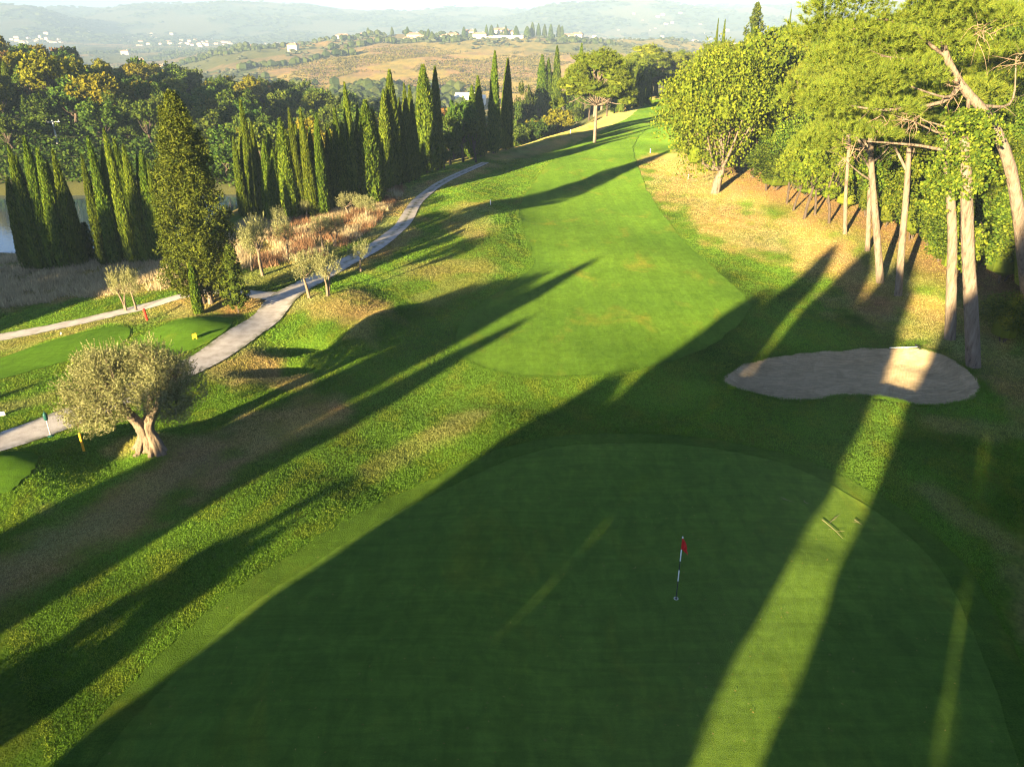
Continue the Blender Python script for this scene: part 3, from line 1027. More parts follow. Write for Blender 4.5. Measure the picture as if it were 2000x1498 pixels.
def make_umbrella_pine(name, seed, h=12., cr=5.5, n_pad=34, tufts=26, per=15, ln=.55, wd_=.085, clear=.52, mat='pine', bark='palebark', tr=.24, fork=True):
    r = np.random.default_rng(seed)
    root = empty(name)
    mb = MB()
    top = h * clear
    lean = r.normal(size=2) * .2
    tp = smooth_path([(0, 0, -.4), (lean[0] * .5, lean[1] * .5, top * .5), (lean[0], lean[1], top), (lean[0], lean[1], h * .78)], 10)
    mb.tube(tp, np.linspace(tr * 1.2, tr * .35, 10), 9, rough=.05, seed=seed)
    pads = []
    for i in range(n_pad):
        rho = math.sqrt((i + .5) / n_pad) * r.uniform(.9, 1.05)
        th = i * 2.39996 + r.normal() * .25
        zz = h * (clear + .07) + (h * (.90 - clear)) * (1 - rho ** 2.2) ** .75 * r.uniform(.75, 1.05) - r.uniform(0, .06) * h * rho
        c = np.array([math.cos(th) * rho * cr, math.sin(th) * rho * cr, zz])
        s = cr * r.uniform(.19, .30)
        pads.append((c, s, s, s * .62, tufts))
        st = tp[r.integers(6, 9)]
        mid = (st * .45 + c * .55) + np.array([0, 0, -.05 * h])
        mb.tube(smooth_path([st, mid, c], 6), np.linspace(tr * .36, .025, 6), 5)
    for i in range(n_pad // 2):
        th = r.uniform(0, 6.28)
        rho = r.uniform(.2, .8)
        pads.append((np.array([math.cos(th) * rho * cr, math.sin(th) * rho * cr, h * (clear + .09) + h * .16 * (1 - rho)]), cr * .2, cr * .2, cr * .12, tufts))
    mb.build('trunk', M[bark], root, True)
    V, F = pads_to_needles(r, pads, per, ln, wd_)
    mb = MB()
    mb.add(V, F)
    for i, (c, rx, ry, rz, _) in enumerate(pads):
        vv, ff = lathe([(.02, -.5), (.5, -.35), (.68, 0), (.5, .35), (.02, .5)], 7, seed + i, .15)
        mb.add(vv * np.array([rx, ry, rz]) + c, ff)
    mb.build('crown', M[mat], root)
    return root

def make_olive(name, seed, h=3.2, cr=1.5, n_lobe=8, per_lobe=9, per=34, ln=.15, wd_=.045, stems=2, shoots=60):
    r = np.random.default_rng(seed)
    root = empty(name)
    mb = MB()
    crot = []
    for s in range(stems):
        a = r.uniform(0, 6.28)
        e = np.array([math.cos(a) * .3 * cr, math.sin(a) * .3 * cr, h * .45])
        p = smooth_path([(math.cos(a) * .08, math.sin(a) * .08, -.25), (e[0] * .5 + r.normal() * .06, e[1] * .5 + r.normal() * .06, h * .22), e], 8)
        mb.tube(p, np.linspace(.055 * h / stems ** .4, .025 * h, 8), 7, rough=.12, seed=seed + s)
        crot.append(p)
    d = rand_dirs(r, n_lobe)
    d[:, 2] = np.abs(d[:, 2]) * r.choice([1, 1, -.5], n_lobe)
    lobes = np.array([0, 0, h * .66]) + d * np.array([cr, cr, h * .30]) * .62
    lr = r.uniform(.32, .46, n_lobe) * cr
    cl = []
    for i in range(n_lobe):
        st = crot[i % stems][-1]
        mb.tube(smooth_path([st, (st + lobes[i]) / 2 + r.normal(size=3) * .08, lobes[i]], 5), np.linspace(.018 * h, .006, 5), 5)
        cl.append(lobes[i] + rand_dirs(r, per_lobe) * lr[i] * r.uniform(.45, 1, per_lobe)[:, None])
    mb.build('trunk', M['olivebark'], root, True)
    cl = np.vstack(cl)
    V, F = leaf_cloud(r, cl, cr * .22, per, ln, wd_, .35)
    mb = MB()
    mb.add(V, F)
    sd = rand_dirs(r, shoots)
    sd[:, 2] = np.abs(sd[:, 2]) + .25
    sb = lobes[r.integers(0, n_lobe, shoots)] + unit(sd) * cr * .34
    sd = unit(sd * .7 + np.array([0, 0, .8]))
    k = 12
    q_ = np.repeat(sb, k, 0) + np.repeat(sd, k, 0) * np.tile(np.linspace(0, .32 * cr, k), shoots)[:, None]
    a_ = unit(np.repeat(sd, k, 0) + r.normal(size=(shoots * k, 3)) * .7)
    b_ = unit(np.cross(a_, rand_dirs(r, shoots * k)))
    mb.add(*leaves(q_, a_ * ln * .5, b_ * wd_ * .5))
    mb.build('crown', M['olive'], root)
    return root

def make_shrub(name, seed, h=3., cr=1.6, n=24, per=150, ln=.16, wd_=.12, mat='ivy'):
    r = np.random.default_rng(seed)
    root = empty(name)
    mb = MB()
    for i in range(4):
        a = r.uniform(0, 6.28)
        mb.tube(smooth_path([(math.cos(a) * .1, math.sin(a) * .1, -.2), (math.cos(a) * .35 * cr, math.sin(a) * .35 * cr, h * .35), (math.cos(a) * .6 * cr, math.sin(a) * .6 * cr, h * .75)], 5), np.linspace(.05, .015, 5), 5)
    mb.build('stem', M['bark'], root, True)
    d = rand_dirs(r, n)
    d[:, 2] = np.abs(d[:, 2]) * r.choice([1, 1, -.8], n)
    cl = np.array([0, 0, h * .5]) + d * np.array([cr, cr, h * .45]) * r.uniform(.55, .9, n)[:, None]
    V, F = leaf_cloud(r, cl, cr * .38, per, ln, wd_, .1)
    mb = MB()
    mb.add(V, F)
    vv, ff = lathe([(.02, .08), (.62, .15), (.72, .45), (.6, .7), (.02, .9)], 9, seed, .12)
    mb.add(vv * np.array([cr * .62, cr * .62, h * .92]), ff)
    mb.build('foliage', M[mat], root)
    return root

_used = {}
def put(proto, loc, rz, s, label, cat, group=None):
    """first use moves the prototype itself, later ones copy it with its parts"""
    if not _used.get(proto.name):
        _used[proto.name] = True
        proto.location = loc
        proto.rotation_euler = (0, 0, rz)
        proto.scale = s
        o = proto
    else:
        o = dup(proto, loc, rz, s)
        for k_ in ('group',):
            if k_ in o: del o[k_]
    tag(o, label, cat, group)
    return o

# ------------------------------------------------------------------ cypresses
CY = CY
cyp = [make_cypress('cypress_tree', 100 + i, fat=f) for i, f in enumerate((1.3, 1.7, 2.2, 1.45))]

def cyp_at(xt, yt, yb, wpx, label, group, pr=None, cat='cypress'):
    xb = xt + (1000 - xt) * (yb - yt) / (4057 - yt)
    p = place(xb, yb)
    h = height_to(p, yt)
    dep = (p - np.array([0, 0, CAMH])) @ fwv
    w = wpx * (1.12 if wpx < 40 else 1.05) * dep / FPX / 2
    i = random.randrange(4) if pr is None else pr
    p[2] -= .1
    w *= random.uniform(.86, 1.18)
    o = put(cyp[i], p, random.uniform(0, 6.28), (w, w * random.uniform(.9, 1.1), h / 10.), label, cat, group)
    o.rotation_euler = (random.gauss(0, .018), random.gauss(0, .018), o.rotation_euler[2])
    return o

ROW_A = [(11, 343, 527, 28), (16, 279, 527, 30), (37, 264, 525, 32), (69, 283, 524, 34), (102, 290, 522, 34)]
ROW_A = sorted(ROW_A + [(26, 300, 522, 26), (54, 296, 521, 28), (86, 312, 520, 28), (118, 345, 520, 24)])
for i, a in enumerate(ROW_A):
    cyp_at(*a, 'tall cypress in the lakeside clump at the left edge, %s from the left' % nth(i), 'cypresses beside the lake')
ROW_B = [(157, 297, 518, 26), (177, 263, 517, 30), (208, 248, 516, 34), (242, 278, 514, 32), (271, 292, 512, 28), (291, 308, 511, 26), (309, 346, 512, 22)]
ROW_B = sorted(ROW_B + [(192, 286, 514, 26), (226, 268, 512, 26), (258, 300, 510, 26), (300, 330, 509, 24)])
for i, a in enumerate(ROW_B):
    cyp_at(*a, 'tall cypress in the lakeside clump beside the big conifer, %s from the left' % nth(i), 'cypresses beside the lake')
ROW_C = [(456, 263, 425, 20), (472, 188, 425, 22), (489, 235, 428, 22), (510, 271, 430, 24), (530, 290, 428, 24), (547, 227, 428, 30), (569, 207, 424, 22), (590, 208, 424, 22), (609, 218, 422, 26), (620, 250, 415, 24), (638, 240, 410, 24), (656, 205, 405, 22), (668, 237, 403, 24), (678, 157, 400, 24), (693, 205, 396, 22)]
ROW_C = sorted(ROW_C + [(464, 246, 420, 22), (481, 258, 420, 22), (500, 288, 424, 22), (519, 256, 420, 22), (538, 272, 424, 24), (558, 252, 420, 22), (580, 240, 418, 22), (600, 246, 416, 22), (629, 262, 410, 24), (647, 258, 404, 22), (662, 250, 400, 22), (686, 232, 396, 22), (702, 245, 392, 22)])
for i, a in enumerate(ROW_C):
    cyp_at(*a, 'dark cypress in the dense row left of the gravel path, %s from the left' % nth(i), 'cypresses in the dense middle row')
cyp_at(709, 192, 400, 42, 'broad sunlit cypress standing in front of the dense middle row', None, 2)
ROW_D = [(726, 210, 388, 30), (742, 172, 372, 30), (755, 133, 366, 34), (775, 190, 360, 22), (789, 161, 356, 24), (802, 165, 352, 24)]
for i, a in enumerate(ROW_D):
    cyp_at(*a, 'cypress between the two broad sunlit cypresses, %s from the left' % nth(i), 'cypresses between the broad pair')
cyp_at(826, 124, 337, 50, 'broadest sunlit cypress beside the bend of the gravel path', None, 2)
cyp_at(847, 127, 332, 26, 'dark slender cypress just right of the broadest sunlit cypress', None, 1)
ROW_E = [(920, 165, 310, 24), (936, 146, 306, 26), (962, 98, 300, 28), (988, 112, 293, 28), (1060, 106, 264, 24), (1072, 112, 262, 24), (1078, 140, 257, 26), (1090, 88, 258, 28), (1132, 84, 240, 24)]
for i, a in enumerate(ROW_E):
    cyp_at(*a, 'cypress between the path end and the lone pine, %s from the left' % nth(i), 'cypresses along the far fairway edge')
for i, (x, y, b_, w) in enumerate([(1205, 110, 222, 14), (1218, 118, 220, 14), (1232, 122, 216, 14), (1246, 124, 212, 16), (1258, 128, 208, 14), (1270, 130, 205, 14)]):
    cyp_at(x, y, b_, w, 'far dark cypress in the row behind the lone pine, %s from the left' % nth(i), 'cypresses behind the lone pine')
cyp_at(2, 118, 215, 26, 'single cypress on the wooded hillside at the left edge', None, 0)
cyp_at(313, 236, 330, 12, 'slender cypress rising behind the big conifer on its left', None, 0)

# big pyramidal conifer
def make_conifer(name, seed, h, r0, n_cl, per, ln, wd_, mat='conifer', base=.07, tr=.25, trunks=1, trunk_mat='bark'):
    r = np.random.default_rng(seed)
    root = empty(name)
    mb = MB()
    for k in range(trunks):
        off = (k - (trunks - 1) / 2) * .45
        mb.tube(smooth_path([(off, 0, -.3), (off * 1.2, .05, h * .1), (off * .6, 0, h * .4), (0, 0, h * .93)], 10), np.linspace(tr, .03, 10), 9, rough=.08, seed=k)
    mb.build('trunk', M[trunk_mat], root, True)
    t = r.uniform(base, 1, n_cl) ** 1.05
    pr_ = r0 * np.interp(t, [0, base, base + .10, .32, .5, .75, .92, 1], [.5, .65, .95, 1.0, .86, .62, .30, .05])
    th = r.uniform(0, 6.28, n_cl)
    lump = 1 + .18 * np.sin(th * 3 + t * 17) + .12 * np.sin(th * 5 - t * 31)
    rho = pr_ * lump * r.uniform(.62, 1., n_cl)
    cl = np.stack([np.cos(th) * rho, np.sin(th) * rho, t * h], 1)
    V, F = leaf_cloud(r, cl, r.uniform(.18, .34, n_cl) * (r0 / 2.2) ** .5, per, ln, wd_, .35)
    mb = MB()
    mb.add(V, F)
    tt = np.linspace(base + .05, .97, 10)
    mb.add(*lathe([(.42 * r0 * float(np.interp(q_, [0, base, base + .10, .32, .5, .75, .92, 1], [.3, .5, .95, 1.0, .86, .62, .30, .05])), q_ * h) for q_ in tt], 9, seed, .12))
    mb.build('crown', M[mat], root)
    return root

p = place(404, 592)
h = height_to(p, 183)
o = make_conifer('conifer_tree', 11, h, 2.15, 2200, 26, .15, .07, trunks=2, tr=.2, trunk_mat='palebark')
o.location = p
tag(o, 'big shaggy conifer with a twin reddish trunk beside the path fork', 'conifer')
p = place(389, 615)
o = make_cypress('young_cypress', 51, 10., 1., 2400, 1.7, .5, .25)
o.location = p
o.scale = (.33, .33, height_to(p, 512) / 10)
tag(o, 'thin young cypress in front of the big conifer trunk', 'cypress')
p = place(466, 612)
o = make_conifer('young_conifer', 12, height_to(p, 480), .72, 210, 24, .16, .07, base=.12, tr=.06)
o.location = p
tag(o, 'young conifer on a bare stem beside the path fork', 'conifer')
p = place(180, 512)
o = make_conifer('spruce_tree', 13, height_to(p, 437), .75, 170, 20, .2, .09, 'cypress', .05, .07)
o.location = p
tag(o, 'small dark spruce standing before the open water of the lake', 'conifer')

# ------------------------------------------------------------------ olives
ol = [make_olive('olive_tree', 200 + i, stems=1 + i % 2) for i in range(3)]
OL = [(268, 607, 528, 40, 0, 'slim olive of the leaning pair by the red stake, right one'), (246, 608, 525, 46, 1, 'slim olive of the leaning pair by the red stake, left one'),
      (607, 582, 492, 62, 0, 'olive at the path bend, left of two side by side'), (640, 578, 492, 60, 1, 'olive at the path bend, right of two side by side'),
      (705, 531, 472, 48, 2, 'small pale olive alone on the right side of the path'),
      (514, 538, 425, 66, 1, 'tall pale olive in the reddish dry grass behind the young conifer'), (492, 530, 450, 44, 0, 'olive leaning on the tall pale olive in the dry grass, its left neighbour'),
      (560, 505, 428, 44, 2, 'narrow olive in the dry grass left of the path'), (632, 485, 424, 46, 0, 'olive of the pair near the path bank, left one'),
      (655, 482, 422, 48, 1, 'olive of the pair near the path bank, right one'), (683, 424, 380, 50, 2, 'bushy olive at the foot of the broad cypress, left one'),
      (716, 430, 384, 52, 0, 'bushy olive at the foot of the broad cypress, right one'), (545, 447, 405, 32, 1, 'small olive at the foot of the dark cypress row, left one'),
      (599, 428, 393, 22, 2, 'small olive at the foot of the dark cypress row, right one')]
for (x, b_, t_, w, k, lab) in OL:
    p = place(x, b_)
    h = height_to(p, t_)
    dep = (p - np.array([0, 0, CAMH])) @ fwv
    s = w * dep / FPX / 2 / 1.45
    put(ol[k], p, random.uniform(0, 6.28), (s, s, h / 3.2), lab, 'olive tree', 'olives along the gravel path')

def big_olive():
    r = np.random.default_rng(77)
    p = place(292, 872)
    root = empty('old_olive_tree', p, 0, (1.16, 1.16, 1.12))
    mb = MB()
    # two twisted stems from one flared foot
    for s, (pts, rr) in enumerate([
        ([(-.30, .1, -.25), (-.24, .05, .12), (-.13, .02, .5), (-.16, -.02, .85), (-.34, -.05, 1.25), (-.72, 0, 1.7), (-1.1, .1, 2.2)], [.34, .235, .175, .165, .17, .13, .07]),
        ([(.32, -.1, -.25), (.25, -.05, .12), (.13, 0, .5), (.12, .02, .85), (.28, .02, 1.2), (.55, .1, 1.65), (.8, .1, 2.2)], [.32, .225, .17, .16, .16, .13, .07]),
        ([(.03, .22, -.25), (.02, .18, .3), (.0, .2, .9), (.1, .5, 1.6), (.1, .9, 2.1)], [.28, .19, .13, .11, .07]),
        ([(.0, -.12, -.2), (.0, -.06, .2), (.03, 0, .65)], [.22, .15, .08]),
        ([(.62, -.28, -.22), (.46, -.16, .0), (.27, -.05, .35)], [.10, .10, .06]), ([(-.66, .0, -.22), (-.46, .02, .0), (-.24, .02, .35)], [.11, .10, .06]),
        ([(-.35, -.4, -.22), (-.25, -.22, .0), (-.14, -.05, .35)], [.10, .09, .05]), ([(.2, -.45, -.22), (.17, -.25, .0), (.12, -.05, .3)], [.09, .09, .05])]):
        P_ = smooth_path(pts, 22)
        mb.tube(P_, np.interp(np.linspace(0, 1, 22), np.linspace(0, 1, len(rr)), rr), 18, rough=.06, seed=s, ridge=.20, nr=4 + s % 3)
    # lobes read off the outline: dx, dy, dz, radius
    LB = [(-1.75, .0, 2.25, .85), (-1.3, .2, 2.9, .85), (-.65, -.2, 3.25, .75), (.65, 0, 3.35, .72), (1.15, .1, 2.95, .75), (1.55, .1, 2.3, .7), (-1.95, -.3, 1.5, .65),
          (-1.35, -.5, 1.35, .6), (-.75, -.7, 1.9, .7), (.9, -.5, 2.2, .75), (1.35, -.4, 1.75, .55), (-.1, .8, 2.6, .7), (.1, -.2, 2.35, .55), (.75, 1.0, 2.4, .8), (-1.0, 1.0, 2.3, .9), (-2.05, .3, 1.9, .6), (.35, .1, 3.6, .5), (-1.1, -.2, 3.2, .55)]
    cl, base_ = [], np.array([0, 0, 1.6])
    shoots_b, shoots_d = [], []
    for (x, y, z, q_) in LB:
        c = np.array([x, y, z])
        st = np.array([-1.0, .1, 2.0]) if x < -.2 else np.array([.7, .1, 2.0])
        mb.tube(smooth_path([st, (st + c) / 2 + r.normal(size=3) * .1, c], 7), np.linspace(.085, .02, 7), 6)
        for k in range(7):
            e = c + rand_dirs(r, 1)[0] * q_ * .8
            mb.tube(smooth_path([c, (c + e) / 2 + r.normal(size=3) * .05, e], 4), [.022, .016, .012, .006], 4)
        nn = int(90 * (q_ / .75) ** 2)
        cl.append(c + rand_dirs(r, nn) * q_ * (r.uniform(.35, 1, nn) ** .6)[:, None])
        ns = int(50 * (q_ / .75) ** 2)
        d = rand_dirs(r, ns)
        d[:, 2] = np.abs(d[:, 2]) * .9
        shoots_b.append(c + d * q_ * .85)
        shoots_d.append(unit(d * .8 + np.array([0, 0, .7]) + r.normal(size=(ns, 3)) * .2))
    mb.build('trunk', M['olivebark'], root, True)
    cl = np.vstack(cl)
    mb = MB()
    mb.add(*leaf_cloud(r, cl, .22, 34, .095, .030, .3))
    sb, sd = np.vstack(shoots_b), np.vstack(shoots_d)
    k = 16
    L_ = r.uniform(.25, .55, len(sb))
    q_ = np.repeat(sb, k, 0) + np.repeat(sd * L_[:, None], k, 0) * np.tile(np.linspace(0, 1, k), len(sb))[:, None]
    a_ = unit(np.repeat(sd, k, 0) * .8 + r.normal(size=(len(q_), 3)) * .7)
    b_ = unit(np.cross(a_, rand_dirs(r, len(q_))))
    mb.add(*leaves(q_, a_ * .045, b_ * .012))
    mb.build('crown', M['olive'], root)
    tag(root, 'big old olive with twisted twin trunk on a small earth heap', 'olive tree')
big_olive()

# ------------------------------------------------------------------ lone stone pine, oaks, far wood
p = place(1161, 279)
h = height_to(p, 106)
up_ = [make_umbrella_pine('stone_pine', 300, 12.5, 5.4, 80, 40, 18, .5, .09, .42), make_umbrella_pine('stone_pine', 301, 11., 4.6, 44, 26, 13, .6, .10, .42), make_umbrella_pine('stone_pine', 302, 11.5, 5.0, 46, 26, 13, .6, .10, .40)]
put(up_[0], p, .6, (1, 1, h / 12.1), 'lone stone pine with a round crown standing on the fairway', 'pine tree')
put(make_broadleaf('oak_tree', 400, 11.5, 6.6, 36, 20, 42, .25, .18, 'oak', .2, .10, 'palebark', tw=.035), place(1396, 377), 1.2, (1, 1, height_to(place(1396, 377), 88) / 11.5), 'spreading oak with leafy trunk standing on the dry bank', 'oak tree')
oaks = [make_broadleaf('oak_tree', 401 + i, 10, 4.4, 22, 13, 26, .38, .28, 'oak', .28, .22) for i in range(2)]
pO = place(1468, 312)
put(oaks[0], pO, 2.1, (1.1, 1.1, height_to(pO, 55) / 10), 'dark trunked oak just behind the spreading oak', 'oak tree')

br = [make_broadleaf('broadleaf_tree', 420 + i, 8, 3.2, 18, 10, 20, .40, .30, base=.16) for i in range(4)]
au = [make_broadleaf('broadleaf_tree', 430 + i, 8, 3.2, 18, 10, 20, .40, .30, 'autumn', base=.16) for i in range(2)]
ru = [make_broadleaf('broadleaf_tree', 440, 8, 3.0, 16, 10, 20, .40, .30, 'rust', base=.16)]

def bl_at(pr_, x, yb, yt, wpx, label, group, cat='tree'):
    p = place(x, yb)
    h = max(1.0, height_to(p, yt))
    dep = (p - np.array([0, 0, CAMH])) @ fwv
    w = wpx * dep / FPX / 2 / 3.0
    return put(pr_, p, random.uniform(0, 6.28), (w, w, h / 8), label, cat, group)

# leafy trees among the cypresses of the far row
for i, (x, yb, yt, w) in enumerate([(880, 322, 218, 56), (905, 316, 190, 60), (930, 318, 225, 44), (1004, 284, 186, 44), (1022, 278, 150, 40), (1038, 268, 215, 30), (1050, 268, 165, 36), (1105, 248, 170, 40), (1118, 244, 190, 40), (1150, 236, 140, 40), (1185, 228, 150, 36)]):
    bl_at(br[i % 4], x, yb, yt, w, 'leafy tree among the cypresses of the far row, %s from the left' % nth(i), 'leafy trees among the far cypresses')
for i, (x, yb, yt, w) in enumerate([(776, 352, 300, 36), (795, 348, 292, 40), (765, 365, 318, 26), (868, 330, 285, 34), (700, 392, 345, 30), (1012, 282, 250, 26)]):
    bl_at(br[(i + 1) % 4], x, yb, yt, w, 'low bush filling the foot of the cypress row, %s from the left' % nth(sorted([700, 765, 776, 795, 868, 1012]).index(x)), 'bushes at the foot of the cypresses', 'bush')

# pine wood closing the fairway and covering the hill on the right
def free(p, lst, d):
    return all((p[0] - q_[0]) ** 2 + (p[1] - q_[1]) ** 2 > d * d for q_ in lst)
lst = []
r_ = np.random.default_rng(5)
FW5 = grow(FAIRWAY_L, 5)
for _ in range(4000):
    y = r_.uniform(178, 290)
    x = y * (r_.uniform(1165, 1420) - 1000) / 1674
    if inside(FW5, np.array([x]), np.array([y]))[0] or not free((x, y), lst, 7.0):
        continue
    lst.append((x, y))
RW = rowed(lst, 13)
for i, (x, y) in enumerate(lst):
    s = r_.uniform(.85, 1.15)
    k = r_.integers(1, 3)
    put(up_[k], (x, y, T1(x, y) - .3), r_.uniform(0, 6.28), (s * 1.05, s * 1.05, s * 1.0), 'stone pine of the far fairway wood, %s row back, %s from the left' % RW[i], 'pine tree', 'pines of the far wood')
lst = []
for _ in range(6000):
    y = r_.uniform(66, 185)
    x = np.interp(y, BANK[:, 0], BANK[:, 1]) + r_.uniform(6.5, 58)
    if x / y > .95 or (y < 100 and x < 29.5) or not free((x, y), lst, 6.2):
        continue
    lst.append((x, y))
RW = rowed(lst, 14)
for i, (x, y) in enumerate(lst):
    s = r_.uniform(.8, 1.1)
    if r_.uniform() < .72:
        put(up_[r_.integers(1, 3)], (x, y, T1(x, y) - .3), r_.uniform(0, 6.28), (s, s, s), 'stone pine of the right hill canopy, %s row back, %s from the left' % RW[i], 'pine tree', 'pines on the right hill')
    else:
        put(oaks[1], (x, y, T1(x, y) - .3), r_.uniform(0, 6.28), (s, s, s), 'oak of the right hill canopy, %s row back, %s from the left' % RW[i], 'oak tree', 'oaks on the right hill')
for (x, yt, Y, wpx, lab) in [(1392, 36, 150, 9, 'slim cypress spire above the right hill canopy, left of a pair'), (1405, 38, 152, 12, 'slim cypress spire above the right hill canopy, right of a pair'),
                        (1528, 18, 130, 10, 'tiny cypress tip showing above the right hill canopy'), (1583, -12, 105, 26, 'cypress rising at the top of the right hill beside the near pines')]:
    q_ = at(x, 150, Y)
    z = T1(q_[0], q_[1])
    pp = np.array([q_[0], q_[1], z])
    h = height_to(pp, yt)
    w = wpx * Y / FPX / 2 * 1.0
    put(cyp[1], pp, 1., (w, w, h / 10), lab, 'cypress')
q_ = at(1467, 120, 140)
pp = np.array([q_[0], q_[1], T1(q_[0], q_[1])])
o = make_conifer('fir_tree', 15, height_to(pp, 8), 2.6, 420, 18, .34, .16, 'conifer', .1, .2)
o.location = pp
tag(o, 'pointed conifer rising above the right hill canopy near the skyline', 'conifer')

# ------------------------------------------------------------------ near pines of the right bank
def pine_custom(name, label, trunk_px, Y, r0, r1, pads, limbs, dead, seed, group=None, per=24, ln=.30, wd_=.026, mat='nearpine', foot=None):
    r = np.random.default_rng(seed)
    if foot is None:
        p = place(*trunk_px[0])
    else:
        p = np.array([foot[0], foot[1], T1(*foot)])
    Y = Y or p[1]
    root = empty(name, p)
    mb = MB()
    tp = [np.array([0, 0, -.5])] + ([np.zeros(3)]) + [at(x, y, Y) - p for (x, y) in trunk_px[1:]]
    tp = smooth_path(tp, 22)
    mb.tube(tp, np.concatenate([[r0 * 1.35, r0 * 1.18, r0 * 1.08], np.linspace(r0, r1, 19)]), 14, rough=.035, seed=seed)
    trunk = mb.build('trunk', M['palebark'], root, True)
    PD = []
    for (x, y, dy, sx, sz, nt_) in pads:
        PD.append((at(x, y, Y + dy) - p, sx, sx, sz, nt_))
    for k, (t, pts, ra) in enumerate(limbs):
        st = tp[int(t * 21)]
        lp = smooth_path([st] + [at(x, y, Y + dy) - p for (x, y, dy) in pts], 10)
        lb = MB()
        lb.tube(lp, np.linspace(ra, ra * .25, 10), 7, rough=.05, seed=k)
        for _ in range(5):
            s = lp[r.integers(3, 10)]
            e = s + r.normal(size=3) * np.array([.5, .5, .4]) + np.array([-.2, 0, -.1])
            lb.tube(smooth_path([s, (s + e) / 2 + r.normal(size=3) * .1, e], 5), [.02, .016, .012, .009, .004], 4)
        lb.build('limb', M['palebark'], root, True)
    if dead:
        db = MB()
        for (x, y, dy, n, q_) in dead:
            c = at(x, y, Y + dy) - p
            for _ in range(n):
                s = c + r.normal(size=3) * q_ * .5
                e = s + r.normal(size=3) * q_ + np.array([-.1, 0, -.35 * q_])
                db.tube(smooth_path([s, (s + e) / 2 + r.normal(size=3) * q_ * .2, e], 6), np.linspace(.016, .004, 6), 4, cap=False)
        tag(db.build('dead_twigs', M['twig'], root), kind='stuff')
    V, F = pads_to_needles(r, PD, per, ln, wd_)
    mb = MB()
    mb.add(V, F)
    mb.build('crown', M[mat], root)
    tag(root, label, 'pine tree', group)
    return root

pine_custom('leaning_pine', 'leaning pine at the right edge with long bare limb and huge bright crown',
    [(2015, 640), (2002, 520), (1990, 420), (1968, 310), (1930, 230), (1880, 170), (1852, 120), (1842, 85)], 38.5, .36, .12,
    [(1900, 40, 0, 1.9, 1.0, 300), (1800, 50, -.5, 1.9, 1.1, 320), (1700, 80, -1, 1.9, 1.2, 320), (1640, 130, -.6, 1.6, 1.3, 280), (1610, 215, -.4, 1.3, 1.3, 220), (1690, 170, -1.4, 1.6, 1.0, 260),
     (1780, 150, -1.6, 1.6, .9, 260), (1850, 10, -1.5, 1.8, 1.0, 260), (1965, 45, -1, 1.8, .9, 260), (1745, 215, -1.2, 1.3, .6, 160), (1650, 20, 0, 2.0, 1.4, 320), (1740, -20, 0, 2.2, 1.3, 300),
     (1850, -60, 0, 2.4, 1.2, 280), (1960, -40, .5, 2.4, 1.2, 260), (1580, 290, .8, 1.0, 1.0, 130), (1690, 255, -.4, 1.1, .5, 110), (1590, 80, 1.5, 1.6, 1.6, 240), (1640, -60, 1, 2.2, 1.2, 220),
     (1980, 95, 1.5, 1.5, .6, 140), (1770, 235, .3, .9, .4, 90), (1590, 285, -.6, 1.1, .7, 130), (1640, 262, -1.2, 1.1, .6, 130), (1720, 265, -1.2, 1.0, .4, 100), (1560, 200, .6, 1.2, 1.4, 170), (1650, 70, 1.8, 1.8, 1.6, 240), (1730, 120, 1.2, 2.0, 1.2, 260), (1860, 80, 1.0, 1.6, .7, 180), (1835, 85, -1.0, 1.3, .6, 170)],
    [(.62, [(1900, 300, -.2), (1800, 285, -.6), (1690, 276, -1)], .13), (.72, [(1880, 250, -.3), (1800, 235, -.6)], .10), (.78, [(1840, 200, -.4), (1730, 215, -1), (1650, 205, -1)], .12), (.80, [(1850, 190, -.8), (1780, 170, -1.4)], .10),
     (.85, [(1800, 120, -.6), (1720, 110, -1)], .10), (.90, [(1840, 60, 0), (1900, 30, 0)], .10), (.70, [(1975, 200, .8), (1985, 110, 1.5)], .09), (.66, [(1850, 262, -.3), (1790, 240, -.6), (1745, 225, -1)], .07), (.93, [(1740, 40, -.3), (1660, 60, -.4)], .09)],
    [(1780, 230, -.8, 26, .55), (1860, 165, -.6, 18, .5), (1930, 60, -1.2, 22, .6), (1660, 290, -.4, 24, .5), (1990, 110, .5, 14, .5), (1720, 240, -1, 16, .45)], 501)
TR = [(1650, 457, [(1652, 380), (1657, 300), (1662, 230)], .17, 'thin straight pine trunk, leftmost of the bank row'),
      (1694, 490, [(1697, 420), (1700, 330), (1702, 250)], .20, 'shaded pine trunk just left of the forked bank pine'),
      (1719, 552, [(1712, 450), (1703, 340), (1700, 260)], .27, 'forked pine on the bank, its trunk leaning left'),
      (1754, 577, [(1762, 470), (1770, 380), (1776, 280)], .25, 'grey pine trunk leaning right, next to the forked bank pine'),
      (1855, 662, [(1858, 560), (1860, 450), (1852, 330), (1848, 262)], .30, 'straight sunlit pine trunk behind the bunker rake'),
      (1901, 715, [(1896, 600), (1890, 470), (1887, 340), (1884, 268)], .37, 'thickest pine trunk with ivy on the bank beside the bunker')]
